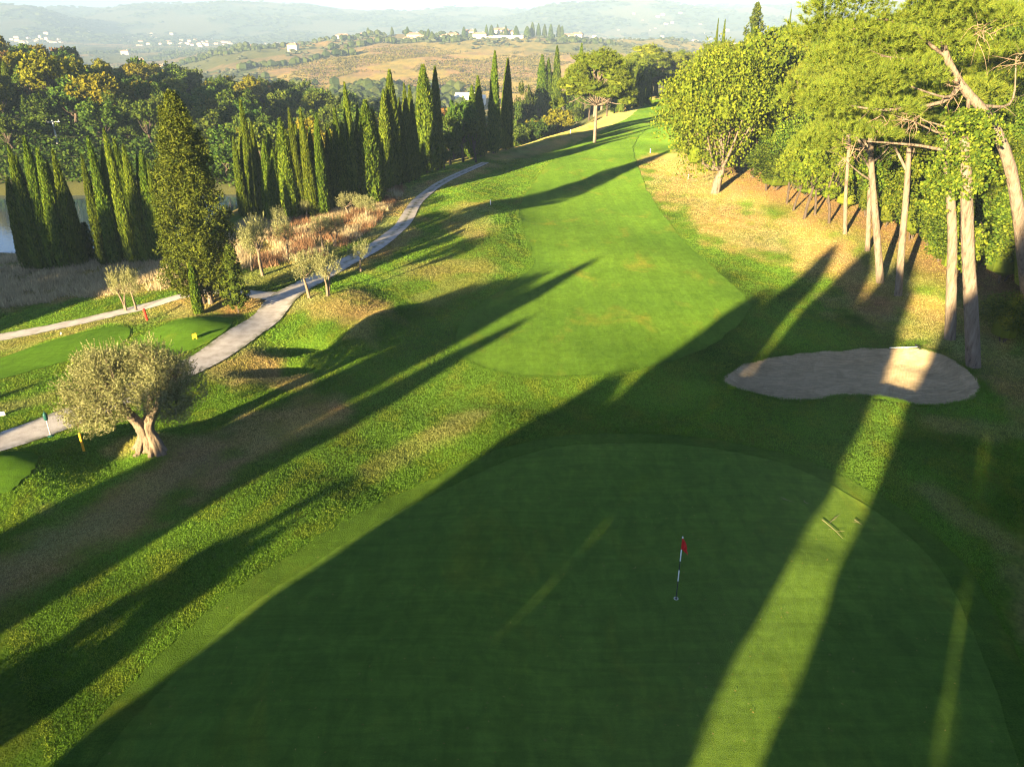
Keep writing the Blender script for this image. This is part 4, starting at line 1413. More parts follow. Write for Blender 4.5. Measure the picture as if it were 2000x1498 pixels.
for i, (x, y, pts, r0, lab) in enumerate(TR):
    xt, yt = pts[-1]
    pads = [(xt - 50, yt - 30, 1.0, 1.6, .8, 210), (xt + 40, yt - 40, 1.2, 1.6, .8, 210), (xt, yt - 95, 1.0, 1.9, 1.0, 230), (xt - 10, yt - 5, .4, 1.5, .7, 190), (xt, yt - 2, -.7, 1.2, .7, 170), (xt - 70, yt - 80, 1.4, 1.6, .9, 190), (xt + 60, yt - 95, 1.6, 1.6, .9, 190)]
    limbs = [(.88, [(xt - 30, yt + 5, .5), (xt - 55, yt - 35, 1.2)], r0 * .4), (.92, [(xt + 20, yt - 10, 1), (xt + 35, yt - 45, 1.6)], r0 * .35)]
    if i > 3:
        pads = [(xt - 30, yt - 70, 4.5, 1.6, .8, 160), (xt + 30, yt - 85, 5., 1.6, .8, 160)]
        limbs = []
    if i == 2:
        limbs += [(.80, [(1680, 300, -.3), (1645, 270, -.8)], .08), (.74, [(1675, 335, -.3), (1625, 290, -.8)], .07), (.84, [(1725, 300, .4), (1738, 285, .6)], .09)]
        pads += [(1600, 265, -.8, 1.2, .9, 120), (1640, 240, -1, 1.2, .6, 110)]
    pine_custom('bank_pine', lab, [(x, y)] + pts, None, r0, r0 * .55, pads, limbs, None, 520 + i, 'pines along the right bank', 20, .34, .034)

# ivy on trunks and the leafy understorey of the bank
sh = [make_shrub('leafy_shrub', 600 + i, 6., 1.9, 64, 120, .145, .115) for i in range(4)]
r_ = np.random.default_rng(9)
lst = []
for _ in range(3000):
    y = r_.uniform(31, 80)
    xb = np.interp(y, BANK[:, 0], BANK[:, 1])
    x = xb + (3.6 if y < 52 else 5.0) + r_.uniform(0, 1) ** 1.3 * 13
    if x / y > .85 or not free((x, y), lst, 2.0):
        continue
    lst.append((x, y))
lst.sort(key=lambda q_: q_[1])
RW = rowed(lst, 9)
for i, (x, y) in enumerate(lst):
    dx = x - np.interp(y, BANK[:, 0], BANK[:, 1])
    s = r_.uniform(.85, 1.3)
    hh = (.55 + .10 * dx) * r_.uniform(.8, 1.2)
    put(sh[r_.integers(0, 4)], (x, y, T1(x, y) - .15), r_.uniform(0, 6.28), (s, s, hh), 'leafy shrub behind the bank pines, %s row back, %s from the left' % RW[i], 'shrub', 'understorey of the right bank')
p = place(1512, 372)
put(sh[0], p, 0, (1.6, 1.6, height_to(p, 275) / 6), 'rounded bright bush at the foot of the bank trees by the oaks', 'bush')
p = place(1958, 668)
put(sh[2], p, 1., (.75, .75, .5), 'dark ivy bush right of the thickest pine trunk', 'bush')
def ivy(px_, py_, Y, hh, rr, n, seed, label):
    """ivy wrapped round a trunk: a climbing stem and its leaves"""
    r = np.random.default_rng(seed)
    p = at(px_, py_, Y)
    root = empty('climbing_ivy', p)
    t = np.linspace(0, 1, 16)
    mb = MB()
    mb.tube(np.stack([.28 * np.cos(t * 7), .28 * np.sin(t * 7), (t - .5) * hh], 1), np.linspace(.03, .012, 16), 5)
    mb.build('stem', M['bark'], root, True)
    c = np.column_stack([r.normal(size=(n, 2)) * rr * .5, r.uniform(-.5, .5, n) * hh])
    mb = MB()
    mb.add(*leaf_cloud(r, c, .28, 16, .15, .13, 0))
    mb.build('foliage', M['ivy'], root)
    tag(root, label, 'ivy', 'ivy on the bank pines')
ivy(1852, 330, 40.6, 4.2, 1.0, 330, 1, 'ivy hiding the top of the straight sunlit pine trunk')
ivy(1888, 300, 36.8, 3.6, 1.1, 330, 2, 'ivy hiding the top of the thickest pine trunk')
ivy(1772, 335, 48.4, 4.4, .9, 260, 3, 'ivy on the upper grey pine trunk leaning right')
ivy(1712, 330, 51.2, 2.4, .7, 120, 4, 'ivy on the fork of the forked bank pine')
ivy(1900, 480, 36.9, 2.2, .5, 60, 5, 'sparse ivy sprigs midway up the thickest pine trunk')

# small trunks of the bank wood
sm = make_broadleaf('small_bank_tree', 450, 6.5, 2.1, 9, 9, 26, .26, .2, 'oak', .45, .40, 'bark', tw=.018)
for i, (x, y, s) in enumerate([(1497, 372, .9), (1537, 398, .8), (1549, 412, .75), (1570, 428, 1.0), (1592, 420, .8), (1620, 436, .9), (1470, 348, .9), (1505, 345, 1.0), (1545, 360, 1.0)]):
    p = place(x, y)
    put(sm, p, i * 1.3, (s, s, s), 'small pale trunked tree at the wood edge of the dry bank, %s from the left' % nth(sorted([1497, 1537, 1549, 1570, 1592, 1620, 1470, 1505, 1545]).index(x)), 'tree', 'small trees at the wood edge')

# ------------------------------------------------------------------ wooded hill beyond the lake
r_ = np.random.default_rng(15)
HERO = [(au[0], 72, 205, 98, 90), (au[1], 112, 230, 95, 95), (br[0], 150, 250, 140, 80), (au[0], 186, 258, 140, 85), (au[1], 226, 262, 138, 85), (br[1], 205, 290, 190, 80), (au[0], 45, 190, 110, 50),
        (ru[0], 17, 175, 95, 60), (au[1], 203, 190, 112, 60), (br[2], 300, 290, 190, 60), (br[3], 332, 285, 195, 60), (au[0], 275, 200, 118, 60), (br[0], 255, 285, 215, 60), (br[1], 100, 285, 220, 60), (br[2], 30, 300, 225, 70), (br[3], 440, 262, 190, 60), (br[0], 600, 285, 205, 60), (br[2], 640, 280, 200, 55), (au[0], 345, 215, 150, 55), (au[1], 201, 178, 135, 34)]
hero = []
for i, (pr_, x, yb, yt, w) in enumerate(HERO):
    kind = 'yellowing' if pr_ in au else ('rusty' if pr_ in ru else 'green')
    o = bl_at(pr_, x, yb, yt, w, '%s tree standing out on the slope beyond the lake, %s from left' % (kind, nth(sorted(h_[1] for h_ in HERO).index(x))), 'trees standing out on the lake slope')
    hero.append((o.location.x, o.location.y))
lst = list(hero)
pos = []
for _ in range(9000):
    y = r_.uniform(112, 290)
    cc_ = r_.uniform(-260, 830)
    x = y * (cc_ - 1000) / 1674
    if (cc_ < 440 and y < 128) or not free((x, y), lst, 4.2) or edge_sd(np.array([x]), np.array([y]))[0] < 12 or not free((x, y), lst, 4.2 + .012 * y) or inside(LAKE, np.array([x]), np.array([y]))[0]:
        continue
    lst.append((x, y))
    pos.append((x, y))
for _ in range(500):
    y = r_.uniform(90, 175)
    x = y * (r_.uniform(400, 1180) - 1000) / 1674
    if not (10 < edge_sd(np.array([x]), np.array([y]))[0] < 40) or inside(LAKE, np.array([x]), np.array([y]))[0] or not free((x, y), lst, 5.0):
        continue
    lst.append((x, y))
    pos.append((x, y))
pos.sort(key=lambda q_: q_[1])
RW = rowed(pos[:290], 22)
for i, (x, y) in enumerate(pos[:290]):
    u = r_.uniform()
    pr_, kind = (au[r_.integers(0, 2)], 'yellowing') if u < .26 else ((ru[0], 'rusty') if u < .275 else (br[r_.integers(0, 4)], 'green'))
    s = r_.uniform(.8, 1.25)
    put(pr_, (x, y, T1(x, y) - .3), r_.uniform(0, 6.28), (s, s, s * r_.uniform(.85, 1.1)), '%s tree of the lake hill wood, %s row up, %s from left' % ((kind,) + RW[i]), 'tree', 'trees of the wood beyond the lake')
print('hill trees', len(pos))

def blob(seed, n=1):
    vv, ff = lathe([(.05, -.5), (.95, -.15), (.8, .35), (.05, .6)], 5, seed, .2)
    return vv, ff

def scatter_mass(name, pts, sizes, mat, label, seed=0, zs=1., leafy=0):
    r = np.random.default_rng(seed)
    pro = [blob(seed + k) for k in range(5)]
    mb = MB()
    for (x, y, z), s in zip(pts, sizes):
        vv, ff = pro[r.integers(0, 5)]
        a = r.uniform(0, 6.28)
        c, n = math.cos(a), math.sin(a)
        v = np.stack([vv[:, 0] * c - vv[:, 1] * n, vv[:, 0] * n + vv[:, 1] * c, vv[:, 2] * zs], 1) * s + (x, y, z + s * .45 * zs)
        mb.add(v, ff)
    o = mb.build(name, mat, None, False)
    tag(o, label, None, None, 'stuff')
    return o

rest = pos[290:]
if rest:
    q_ = np.array(rest)
    scatter_mass('far_hill_wood', np.column_stack([q_, T(q_[:, 0], q_[:, 1])]), r_.uniform(2.4, 4.2, len(q_)), M['woodmass'], 'rest of the dark wood on the ridge beyond the lake', 40, 1.5)

# scrub covering the foot of the lake slope
n = 5200
y = r_.uniform(97, 190, n)
x = y * (r_.uniform(-120, 860, n) - 1000) / 1674
k = (edge_sd(x, y) > 11) & ~inside(LAKE, x, y)
x, y = x[k], y[k]
k = T(x, y) > -3.3
x, y = x[k], y[k]
cs = np.column_stack([x, y, T(x, y) + r_.uniform(.2, 1.0, len(x))])
V, F = leaf_cloud(np.random.default_rng(8), cs, r_.uniform(.8, 1.7, len(x)), 16, .5, .38)
tag(mk('slope_scrub', V, F, M['broad']), 'dark scrub covering the slope above the lake', None, None, 'stuff')

# ------------------------------------------------------------------ the valley: groves, hedges, villas, village
r_ = np.random.default_rng(31)
def col_of(x, y): return 1000 + 1674 * x / y
n = 26000
y = r_.uniform(420, 3300, n) ** 1.0
c = r_.uniform(-60, 1560, n)
x = y * (c - 1000) / 1674
fb = fbm(x, y, 260, 3, .77)
vy = ((c > 640) & (c < 1240) & (y > 440) & (y + .25 * (c - 900) < 870)) | ((c > 490) & (c < 690) & (y > 530) & (y < 800))
dens = np.where((y > 560) & (y < 1500) & (c > 420) & (c < 1400), .62, .30) * np.where(fb > -.05, 1., .25)
k = (~vy) & (r_.uniform(size=n) < dens)
gp = np.column_stack([x[k], y[k], T(x[k], y[k])])
scatter_mass('olive_groves', gp, r_.uniform(1.9, 3.6, len(gp)), M['grove'], 'grey green olive groves dotting the far slopes and valley', 60, .85)
# vine rows on the sunny slope
vx, vy_ = [], []
for (c0, c1, ya, yb, ang, gap) in [(650, 1235, 470, 850, .25, 5.0), (495, 690, 545, 800, -.35, 5.0)]:
    ca_, sa_ = math.cos(ang), math.sin(ang)
    for k_ in np.arange(-420, 420, gap):
        t_ = np.arange(-420, 420, 1.9)
        xx = -40 + t_ * ca_ - k_ * sa_ + r_.normal(size=len(t_)) * .3
        yy = 650 + t_ * sa_ + k_ * ca_ + r_.normal(size=len(t_)) * .3
        cc_ = 1000 + 1674 * xx / yy
        ok = (cc_ > c0) & (cc_ < c1) & (yy > ya) & (yy + .25 * (cc_ - 900) * (c0 > 600) < yb) & (fbm(xx, yy, 150, 3, .3) > -.28) & (r_.uniform(size=len(t_)) > .12)
        vx.append(xx[ok]); vy_.append(yy[ok])
vx, vy_ = np.concatenate(vx), np.concatenate(vy_)
cs = np.column_stack([vx, vy_, T(vx, vy_) + .7])
V, F = leaf_cloud(np.random.default_rng(4), cs, .55, 3, 1.5, 1.1)
tag(mk('vine_rows', V, F, M['vine']), 'rows of yellowing vines on the sunny slope below the hamlet', None, None, 'stuff')
print('vines', len(vx))
# dark hedges and copses
hp, hs = [], []
for _ in range(90):
    y0 = r_.uniform(520, 3200)
    c0 = r_.uniform(0, 1480)
    if 640 < c0 < 1240 and y0 < 860: continue
    x0 = y0 * (c0 - 1000) / 1674
    a = r_.normal() * .35
    L_ = r_.uniform(30, 160)
    for t in np.arange(0, L_, 4.2):
        xx, yy = x0 + math.cos(a) * t + r_.normal() * 2, y0 + math.sin(a) * t + r_.normal() * 2
        hp.append((xx, yy)); hs.append(r_.uniform(2.5, 5.0))
for (c0, y0, wd0, dp0, nn) in [(760, 470, 60, 34, 260), (690, 500, 30, 30, 80), (870, 1010, 25, 40, 60), (1130, 980, 30, 25, 60), (520, 560, 35, 40, 80)]:
    for _ in range(nn):
        yy = y0 + r_.normal() * dp0
        xx = yy * (c0 + r_.normal() * wd0 - 1000) / 1674
        hp.append((xx, yy)); hs.append(r_.uniform(2.5, 4.6))
hp = np.array(hp)
scatter_mass('valley_hedges', np.column_stack([hp, T(hp[:, 0], hp[:, 1])]), hs, M['woodmass'], 'dark hedgerows and copses across the valley', 70, 1.5)
# woods on the mountains
n = 5500
y = r_.uniform(2700, 4500, n)
c = r_.uniform(-60, 1620, n)
x = y * (c - 1000) / 1674
k = fbm(x, y, 700, 4, .15) < .2
scatter_mass('mountain_woods', np.column_stack([x[k], y[k], T(x[k], y[k])]), r_.uniform(7, 15, k.sum()), M['woodmass'], 'hazy woods on the far mountains', 80, .7)

def house(p, w, d, h, rz, label, group, white=False, floors=2):
    root = empty('villa', p, rz)
    mb = MB()
    mb.box(0, 0, h / 2 - 1.5, w, d, h + 3)
    wall = mb.build('wall', M['whiteplaster' if white else 'plaster'], root)
    rh = .16 * d + .6
    e = .5
    V = [(-w / 2 - e, -d / 2 - e, h), (w / 2 + e, -d / 2 - e, h), (w / 2 + e, d / 2 + e, h), (-w / 2 - e, d / 2 + e, h), (-w / 2 + d * .3, 0, h + rh), (w / 2 - d * .3, 0, h + rh)]
    V += [(a, b, h - .25) for a, b, _ in V[:4]]
    F4 = [(0, 1, 5, 4), (2, 3, 4, 5), (6, 7, 1, 0), (7, 8, 2, 1), (8, 9, 3, 2), (9, 6, 0, 3), (9, 8, 7, 6)]
    F3 = [(1, 2, 5), (3, 0, 4)]
    rf = mk('roof', np.array(V), [np.array(F4), np.array(F3)], M['tiles'], root)
    cb = MB()
    cb.box(w * .2, 0, h + rh * .9, .8, .8, 1.6)
    cb.build('chimney', M['plaster'], rf)
    nx = max(2, int(w / 4))
    for f in range(floors):
        for i in range(nx):
            wb = MB()
            wb.box(-w / 2 + (i + .5) * w / nx, -d / 2 - .03, h * (f + .5) / floors, 1.1, .1, 1.5)
            wb.build('window', M['glass'], root)
    db = MB()
    db.box(w * .06, -d / 2 - .04, 1.1, 1.3, .1, 2.2)
    db.build('door', M['wood'], root)
    tag(root, label, 'house', group)
    return root

VIL = [(808, 76, 1010, 17, 10, 8, .2, 0, 'square villa with outbuildings alone on the olive slope'), (822, 80, 1000, 12, 9, 6, -.3, 0, 'lower wing right of the villa on the olive slope'), (797, 82, 990, 12, 7, 4, .1, 0, 'low shed left of the villa on the olive slope'),
       (918, 66, 1130, 18, 11, 9, .1, 0, 'large pale villa at the left end of the hilltop hamlet'), (938, 69, 1110, 18, 10, 7, -.1, 0, 'long villa second in the hilltop hamlet'), (978, 62, 1140, 22, 11, 9, .15, 0, 'large villa near the middle of the hilltop hamlet'),
       (995, 66, 1120, 14, 9, 7, -.2, 0, 'villa right of the middle of the hilltop hamlet'), (884, 76, 1060, 14, 9, 6, .3, 0, 'small house just below the hilltop hamlet'), (868, 79, 1050, 10, 8, 5, 0, 0, 'smallest house below the hilltop hamlet'),
       (1111, 68, 1180, 18, 9, 7, .1, 0, 'farmhouse right of the hilltop hamlet, left of two'), (1129, 66, 1190, 15, 9, 7, -.2, 0, 'farmhouse right of the hilltop hamlet, right of two'), (668, 63, 1240, 20, 10, 7, 0, 0, 'long house on the left shoulder of the far hill'), (710, 58, 1300, 14, 9, 6, .2, 0, 'small house on the skyline of the far hill'),
       (235, 88, 1750, 16, 10, 7, .1, 0, 'farm in the valley below the left mountains'), (286, 115, 1150, 12, 8, 5, .2, 0, 'left of two pink houses behind the wooded ridge'), (302, 114, 1160, 10, 8, 5, -.1, 0, 'right of two pink houses behind the wooded ridge'), (568, 93, 960, 11, 8, 6, 0, 0, 'single house among trees on the left slope'), (548, 66, 1300, 16, 9, 6, .1, 0, 'house high on the left slope of the far hill'), (488, 80, 1250, 15, 9, 6, -.1, 0, 'house on the left end of the far hill'), (262, 97, 1500, 13, 9, 6, .3, 0, 'white farm among the valley groves')]
for (c0, yp, Y, w, d, h, rz, _, lab) in VIL:
    x = Y * (c0 - 1000) / 1674
    house((x, Y, T1(x, Y)), w, d, h, rz - .15, lab, 'villas on the far hill')
# white farm sheds and wall at the foot of the vineyard
def shed(px_, Y, w, d, h, label):
    x = Y * (px_ - 1000) / 1674
    root = empty('farm_shed', (x, Y, T1(x, Y)), -.1)
    mb = MB(); mb.box(0, 0, h / 2 - 1, w, d, h + 2); mb.build('wall', M['whiteplaster'], root)
    V = np.array([(-w / 2 - .4, -d / 2 - .4, h), (w / 2 + .4, -d / 2 - .4, h), (w / 2 + .4, d / 2 + .4, h), (-w / 2 - .4, d / 2 + .4, h), (-w / 2 - .4, 0, h + 2), (w / 2 + .4, 0, h + 2)])
    mk('roof', V, [np.array([(0, 1, 5, 4), (2, 3, 4, 5)]), np.array([(1, 2, 5), (3, 0, 4)])], M['whiteplaster'], root)
    for i in range(3):
        b = MB(); b.box(-w / 2 + (i + .5) * w / 3, -d / 2 - .03, 1.6, 2.4, .1, 3.0); b.build('door', M['metal'], root)
    tag(root, label, 'shed')
shed(912, 470, 14, 10, 5, 'white farm shed at the foot of the vineyard slope, behind cypresses')
shed(928, 480, 10, 9, 4, 'smaller white shed right of the farm shed')
def wallrun(c0, c1, Y, h, label):
    x0, x1 = Y * (c0 - 1000) / 1674, Y * (c1 - 1000) / 1674
    mb = MB()
    k = 12
    for i in range(k):
        xa, xb_ = x0 + (x1 - x0) * i / k, x0 + (x1 - x0) * (i + 1) / k
        z = min(T1(xa, Y), T1(xb_, Y))
        mb.box((xa + xb_) / 2, Y, z + h / 2 - .5, (xb_ - xa) * 1.0, .8 + .01 * (i % 2), h + 1)
    o = mb.build('stone_wall', M['stonewall'])
    tag(o, label, 'wall')
wallrun(800, 905, 440, 2.6, 'long pale wall at the valley foot behind the broad cypresses')
wallrun(905, 1022, 1020, 4.5, 'long pale retaining wall below the hilltop hamlet')
# tall dark trees beside the villas
k_ = 0
for (c0, Y, h, w) in [(829, 1000, 12, 3), (836, 1010, 14, 4), (843, 1000, 11, 4), (906, 1120, 13, 4), (928, 1115, 12, 4), (950, 1110, 16, 3), (960, 1110, 15, 4), (988, 1110, 14, 4), (1008, 1110, 13, 5), (1030, 1080, 12, 5), (1040, 1090, 16, 3.5), (1052, 1095, 15, 3.5), (1064, 1100, 14, 3.5), (1076, 1100, 15, 3.5), (1092, 1110, 15, 3.5), (1098, 1110, 14, 3.5), (795, 1060, 13, 4), (765, 1100, 9, 2.5), (718, 1290, 12, 3.5), (972, 1150, 16, 3)]:
    x = Y * (c0 - 1000) / 1674
    put(cyp[k_ % 4], (x, Y, T1(x, Y)), k_, (w, w, h / 10 * 1.1), 'dark tree beside the hilltop villas, %s from the left' % nth(sorted([829, 836, 843, 906, 928, 950, 960, 988, 1008, 1030, 1040, 1052, 1064, 1076, 1092, 1098, 795, 765, 718, 972]).index(c0)), 'tree', 'dark trees by the villas')
    k_ += 1
# village houses at the foot of the mountains
mbh = MB()
mbh.box(0, 0, .2, 1, .8, 1.4)
vh = mbh.build('village_house', M['plaster'])
V = np.array([(-.56, -.46, .9), (.56, -.46, .9), (.56, .46, .9), (-.56, .46, .9), (-.3, 0, 1.15), (.3, 0, 1.15)])
hr = mk('roof', V, [np.array([(0, 1, 5, 4), (2, 3, 4, 5)]), np.array([(1, 2, 5), (3, 0, 4)])], M['tiles'], vh)
vpos = []
for _ in range(190):
    cl_ = [(45, 2700, 60), (80, 2750, 50), (330, 2800, 120), (380, 2700, 60), (1300, 2650, 80), (1400, 2700, 90), (1210, 2650, 60), (250, 3200, 120), (1330, 3250, 120), (560, 2600, 150)][r_.integers(0, 10)]
    c0 = cl_[0] + r_.normal() * cl_[2] * .6
    Y = cl_[1] + r_.normal() * 120
    vpos.append((Y * (c0 - 1000) / 1674, Y))
RW = rowed(vpos, 24)
for i, (x, Y) in enumerate(vpos):
    s = r_.uniform(6, 15)
    o = vh if i == 0 else dup(vh, (0, 0, 0))
    o.location = (x, Y, T1(x, Y))
    o.rotation_euler = (0, 0, r_.normal() * .4)
    o.scale = (s, s * .8, s * r_.uniform(.35, .6))
    tag(o, 'tiny far village house below the mountains, %s row up, %s from left' % RW[i], 'house', 'far village houses')

# ------------------------------------------------------------------ trees outside the picture that throw the long shadows
dv = np.array([math.sin(SUN_AZ), math.cos(SUN_AZ)])
du = np.array([math.cos(SUN_AZ), -math.sin(SUN_AZ)])
def uvp(u, v):
    q_ = du * u + dv * v
    return (q_[0], q_[1], T1(q_[0], q_[1]) - .1)
hedge = [make_cypress('hedge_cypress', 150 + i, 10., 1., 3000, 7., .5, .22, core=.93) for i in range(2)]
tan_e = math.tan(SUN_EL)
HC = [(-14.6, -26, 1.55, 60 * tan_e), (-12.2, -27, 1.6, 78 * tan_e), (-10.6, -25, 1.095, 93 * tan_e), (-7.9, -26, 1.45, 95 * tan_e), (-5.2, -25, 1.75, 92 * tan_e), (-.25, -25, 1.62, 94 * tan_e), (3.35, -25, 1.62, 92 * tan_e), (6.6, -26, 1.7, 92 * tan_e), (10.0, -26, 1.7, 90 * tan_e)]
for i, (u, v, w, h) in enumerate(HC):
    put(hedge[i % 2], uvp(u, v), i, (w, w, h / 10.), 'tall clipped cypress behind the green, %s of the row throwing shade' % nth(i), 'cypress', 'cypresses behind the green')
LC = [(-22.9, -28, 1.9, 67 * tan_e), (-25.2, -26, 1.9, 79 * tan_e), (-26.4, -24, .9, 60 * tan_e), (-20.6, -20, .45, 29 * tan_e), (-31.6, -20, 1.3, 34 * tan_e), (-34.5, -24, 1.2, 40 * tan_e), (-38.5, -22, 1.0, 40 * tan_e)]
for i, (u, v, w, h) in enumerate(LC):
    put(cyp[i % 4], uvp(u, v), i * 2., (w, w, h / 10.), 'cypress outside the left edge throwing shade on the rough, %s of its row' % nth(i), 'cypress', 'cypresses beyond the left edge')
for i in range(9):
    u = -54.0 - i * 2.9
    put(hedge[i % 2], uvp(u, -34 - (i % 3)), i, (1.42, 1.42, (15.2 + 1.0 * math.sin(i * 2.1)) / 10.), 'tall cypress outside the left edge shading the lakeside, %s of its row' % nth(i), 'cypress', 'cypresses shading the lakeside')
put(up_[2], uvp(1.55, -27.), 2., (.28, .28, 1.9), 'slim tall stone pine added out of view to shade the gap between two cypresses', 'pine tree')  # unseen crown added only to cut short the thin streak of sun
put(up_[1], uvp(-19.0, -14.), 1., (.27, .27, .49), 'small stone pine outside the left edge throwing a round shadow on the rough', 'pine tree')

# ------------------------------------------------------------------ flag, rake, stakes and other small things
p = place(1320, 1172)
FLAGP = p
root = empty('flagstick', p + np.array([0, 0, .066]))
segs = [(0, .30, 'black'), (.30, .48, 'white'), (.48, .63, 'black'), (.63, .82, 'white'), (.82, 1.0, 'flagred')]
Hf = 2.2
for a_, b_, mn in segs:
    mb = MB(); mb.tube([(0, 0, a_ * Hf), (0, 0, b_ * Hf)], [.016, .016], 10); mb.build('pole_section', M[mn], root, True)
fv, ff = [], []
for i in range(7):
    for j in range(5):
        s, t = i / 6, j / 4
        fv.append((.02 + .17 * s + .02 * math.sin(t * 5 + s * 4), .05 * math.sin(s * 7 + t * 2), Hf - .03 - .34 * t * (1 - .35 * s) - .38 * s))
for i in range(6):
    for j in range(4):
        ff.append((i * 5 + j, i * 5 + j + 1, (i + 1) * 5 + j + 1, (i + 1) * 5 + j))
fl = mk('flag', np.array(fv), np.array(ff), M['flagred'], root, True)
sm_ = fl.modifiers.new('thickness', 'SOLIDIFY'); sm_.thickness = .006
mb = MB(); mb.tube([(0, 0, Hf), (0, 0, Hf + .05)], [.024, .012], 10); mb.build('finial', M['white'], root, True)
vv, ff_ = lathe([(.052, .004), (.064, .012), (.068, .004)], 20, 0, 0); mk('cup_rim', vv, ff_, M['white'], root, True)
vv, ff_ = lathe([(.001, -.004), (.053, .002)], 20, 0, 0); mk('cup_hole', vv, ff_, M['black'], root, True)
tag(root, 'golf flagstick with red flag and striped pole on the green', 'flag')

a_, b_ = place(1737, 681), place(1792, 680)
a_[2] += .05; b_[2] += .06
root = empty('bunker_rake', a_)
mb = MB(); mb.tube([(0, 0, 0), tuple(b_ - a_)], [.022, .022], 8); mb.build('handle', M['white'], root, True)
d_ = (b_ - a_) / np.linalg.norm(b_ - a_)
hd = np.array([-d_[1], d_[0], 0])
mb = MB(); mb.tube([tuple(b_ - a_ - hd * .3), tuple(b_ - a_ + hd * .3)], [.03, .03], 8)
mb.build('head', M['black'], root, True)
for k in range(9):
    mb = MB(); q_ = b_ - a_ + hd * (-.28 + .07 * k); mb.tube([tuple(q_), tuple(q_ + np.array([.02, 0, .09]))], [.011, .006], 5); mb.build('tine', M['black'], root)
tag(root, 'bunker rake with white handle lying on the far bunker edge', 'rake')

def stake(name, px_, yb, yt, rad_, mat, label, cat='stake', lean=(0, 0), group=None):
    p = place(px_, yb)
    h = height_to(p, yt)
    root = empty(name, p)
    mb = MB(); mb.tube([(0, 0, -.15), (lean[0] * h * .5, lean[1] * h * .5, h * .5), (lean[0] * h, lean[1] * h, h)], [rad_] * 3, 10); mb.build('post', M[mat], root, True)
    mb = MB(); mb.tube([(lean[0] * h, lean[1] * h, h), (lean[0] * h, lean[1] * h, h + rad_ * .6)], [rad_, rad_ * .3], 10); mb.build('post_top', M[mat], root, True)
    tag(root, label, cat, group)
stake('red_stake', 288, 626, 604, .075, 'red', 'thick red hazard stake leaning beside the tee mound', lean=(-.12, 0))
stake('yellow_stake', 164, 881, 847, .05, 'orange', 'yellow stake standing below the old olive crown')
for (x, yb, yt, lab) in [(1301, 254, 247, 'white marker stake farthest along the fairway, right side'), (1270, 299, 291, 'white marker stake on the fairway right edge, middle one'), (1344, 350, 341, 'white marker stake on the dry bank near the oak'), (958, 401, 391, 'white marker stake in the rough left of the fairway'), (1114, 261, 254, 'white marker stake by the far cypress row')]:
    stake('white_stake', x, yb, yt, .045, 'white', lab, group='white marker stakes')
# yellow tee marker box on short legs
p = place(381, 663)
root = empty('tee_marker', p, .3, (.5, .5, .6))
mb = MB(); mb.box(0, 0, .36, .46, .30, .30); mb.build('box', M['yellow'], root)
mb = MB(); mb.box(.1, 0, .535, .22, .34, .05); mb.build('lid', M['yellow'], root)
for sx in (-1, 1):
    for sy in (-1, 1):
        mb = MB(); mb.box(sx * .19, sy * .11, .1, .06, .06, .24); mb.build('leg', M['yellow'], root)
tag(root, 'yellow tee marker box on short legs on the small tee', 'tee marker')
# ball washer
p = place(99, 851)
root = empty('ball_washer', p, 0, (.65, .65, .95))
mb = MB(); mb.tube([(0, 0, -.1), (0, 0, .85)], [.035, .035], 9); mb.build('post', M['metal'], root, True)
vv, ff_ = lathe([(.02, .78), (.11, .80), (.14, .92), (.13, 1.08), (.08, 1.16), (.02, 1.18)], 12, 0, 0); mk('washer_body', vv, ff_, M['dkgreen'], root, True)
mb = MB(); mb.tube([(0, 0, 1.17), (0, 0, 1.28)], [.02, .02], 7); mb.build('handle', M['dkgreen'], root, True)
vv, ff_ = lathe([(.02, .05), (.22, .03), (.24, .0)], 14, 0, 0); mk('base_plate', vv, ff_, M['dkgreen'], root, True)
tag(root, 'dark green ball washer on a post beside the gravel path', 'ball washer')
p = place(4, 812)
root = empty('tee_sign', p, .4, (.5, .5, .7))
mb = MB(); mb.box(0, 0, .16, .5, .12, .22); mb.build('block', M['white'], root)
mb = MB(); mb.box(0, 0, .03, .6, .22, .08); mb.build('base', M['stonewall'], root)
tag(root, 'low white tee block at the left edge by the path', 'tee sign')
stake('white_tee_peg', 120, 654, 650, .05, 'white', 'tiny white tee peg on the shaded left tee', 'tee marker')
# irrigation covers
for i, (x, y) in enumerate([(583, 1086), (597, 1080)]):
    p = place(x, y)
    vv, ff_ = lathe([(.001, .045), (.13, .045), (.15, .035), (.155, -.02)], 14, i, .03)
    vv = vv * .6
    o = mk('irrigation_cover', vv, ff_, M['stonewall'], None, True)
    o.location = p
    tag(o, 'small grey irrigation cover in the lit rough, %s of two' % ('left' if i == 0 else 'right'), 'cover', 'irrigation covers')
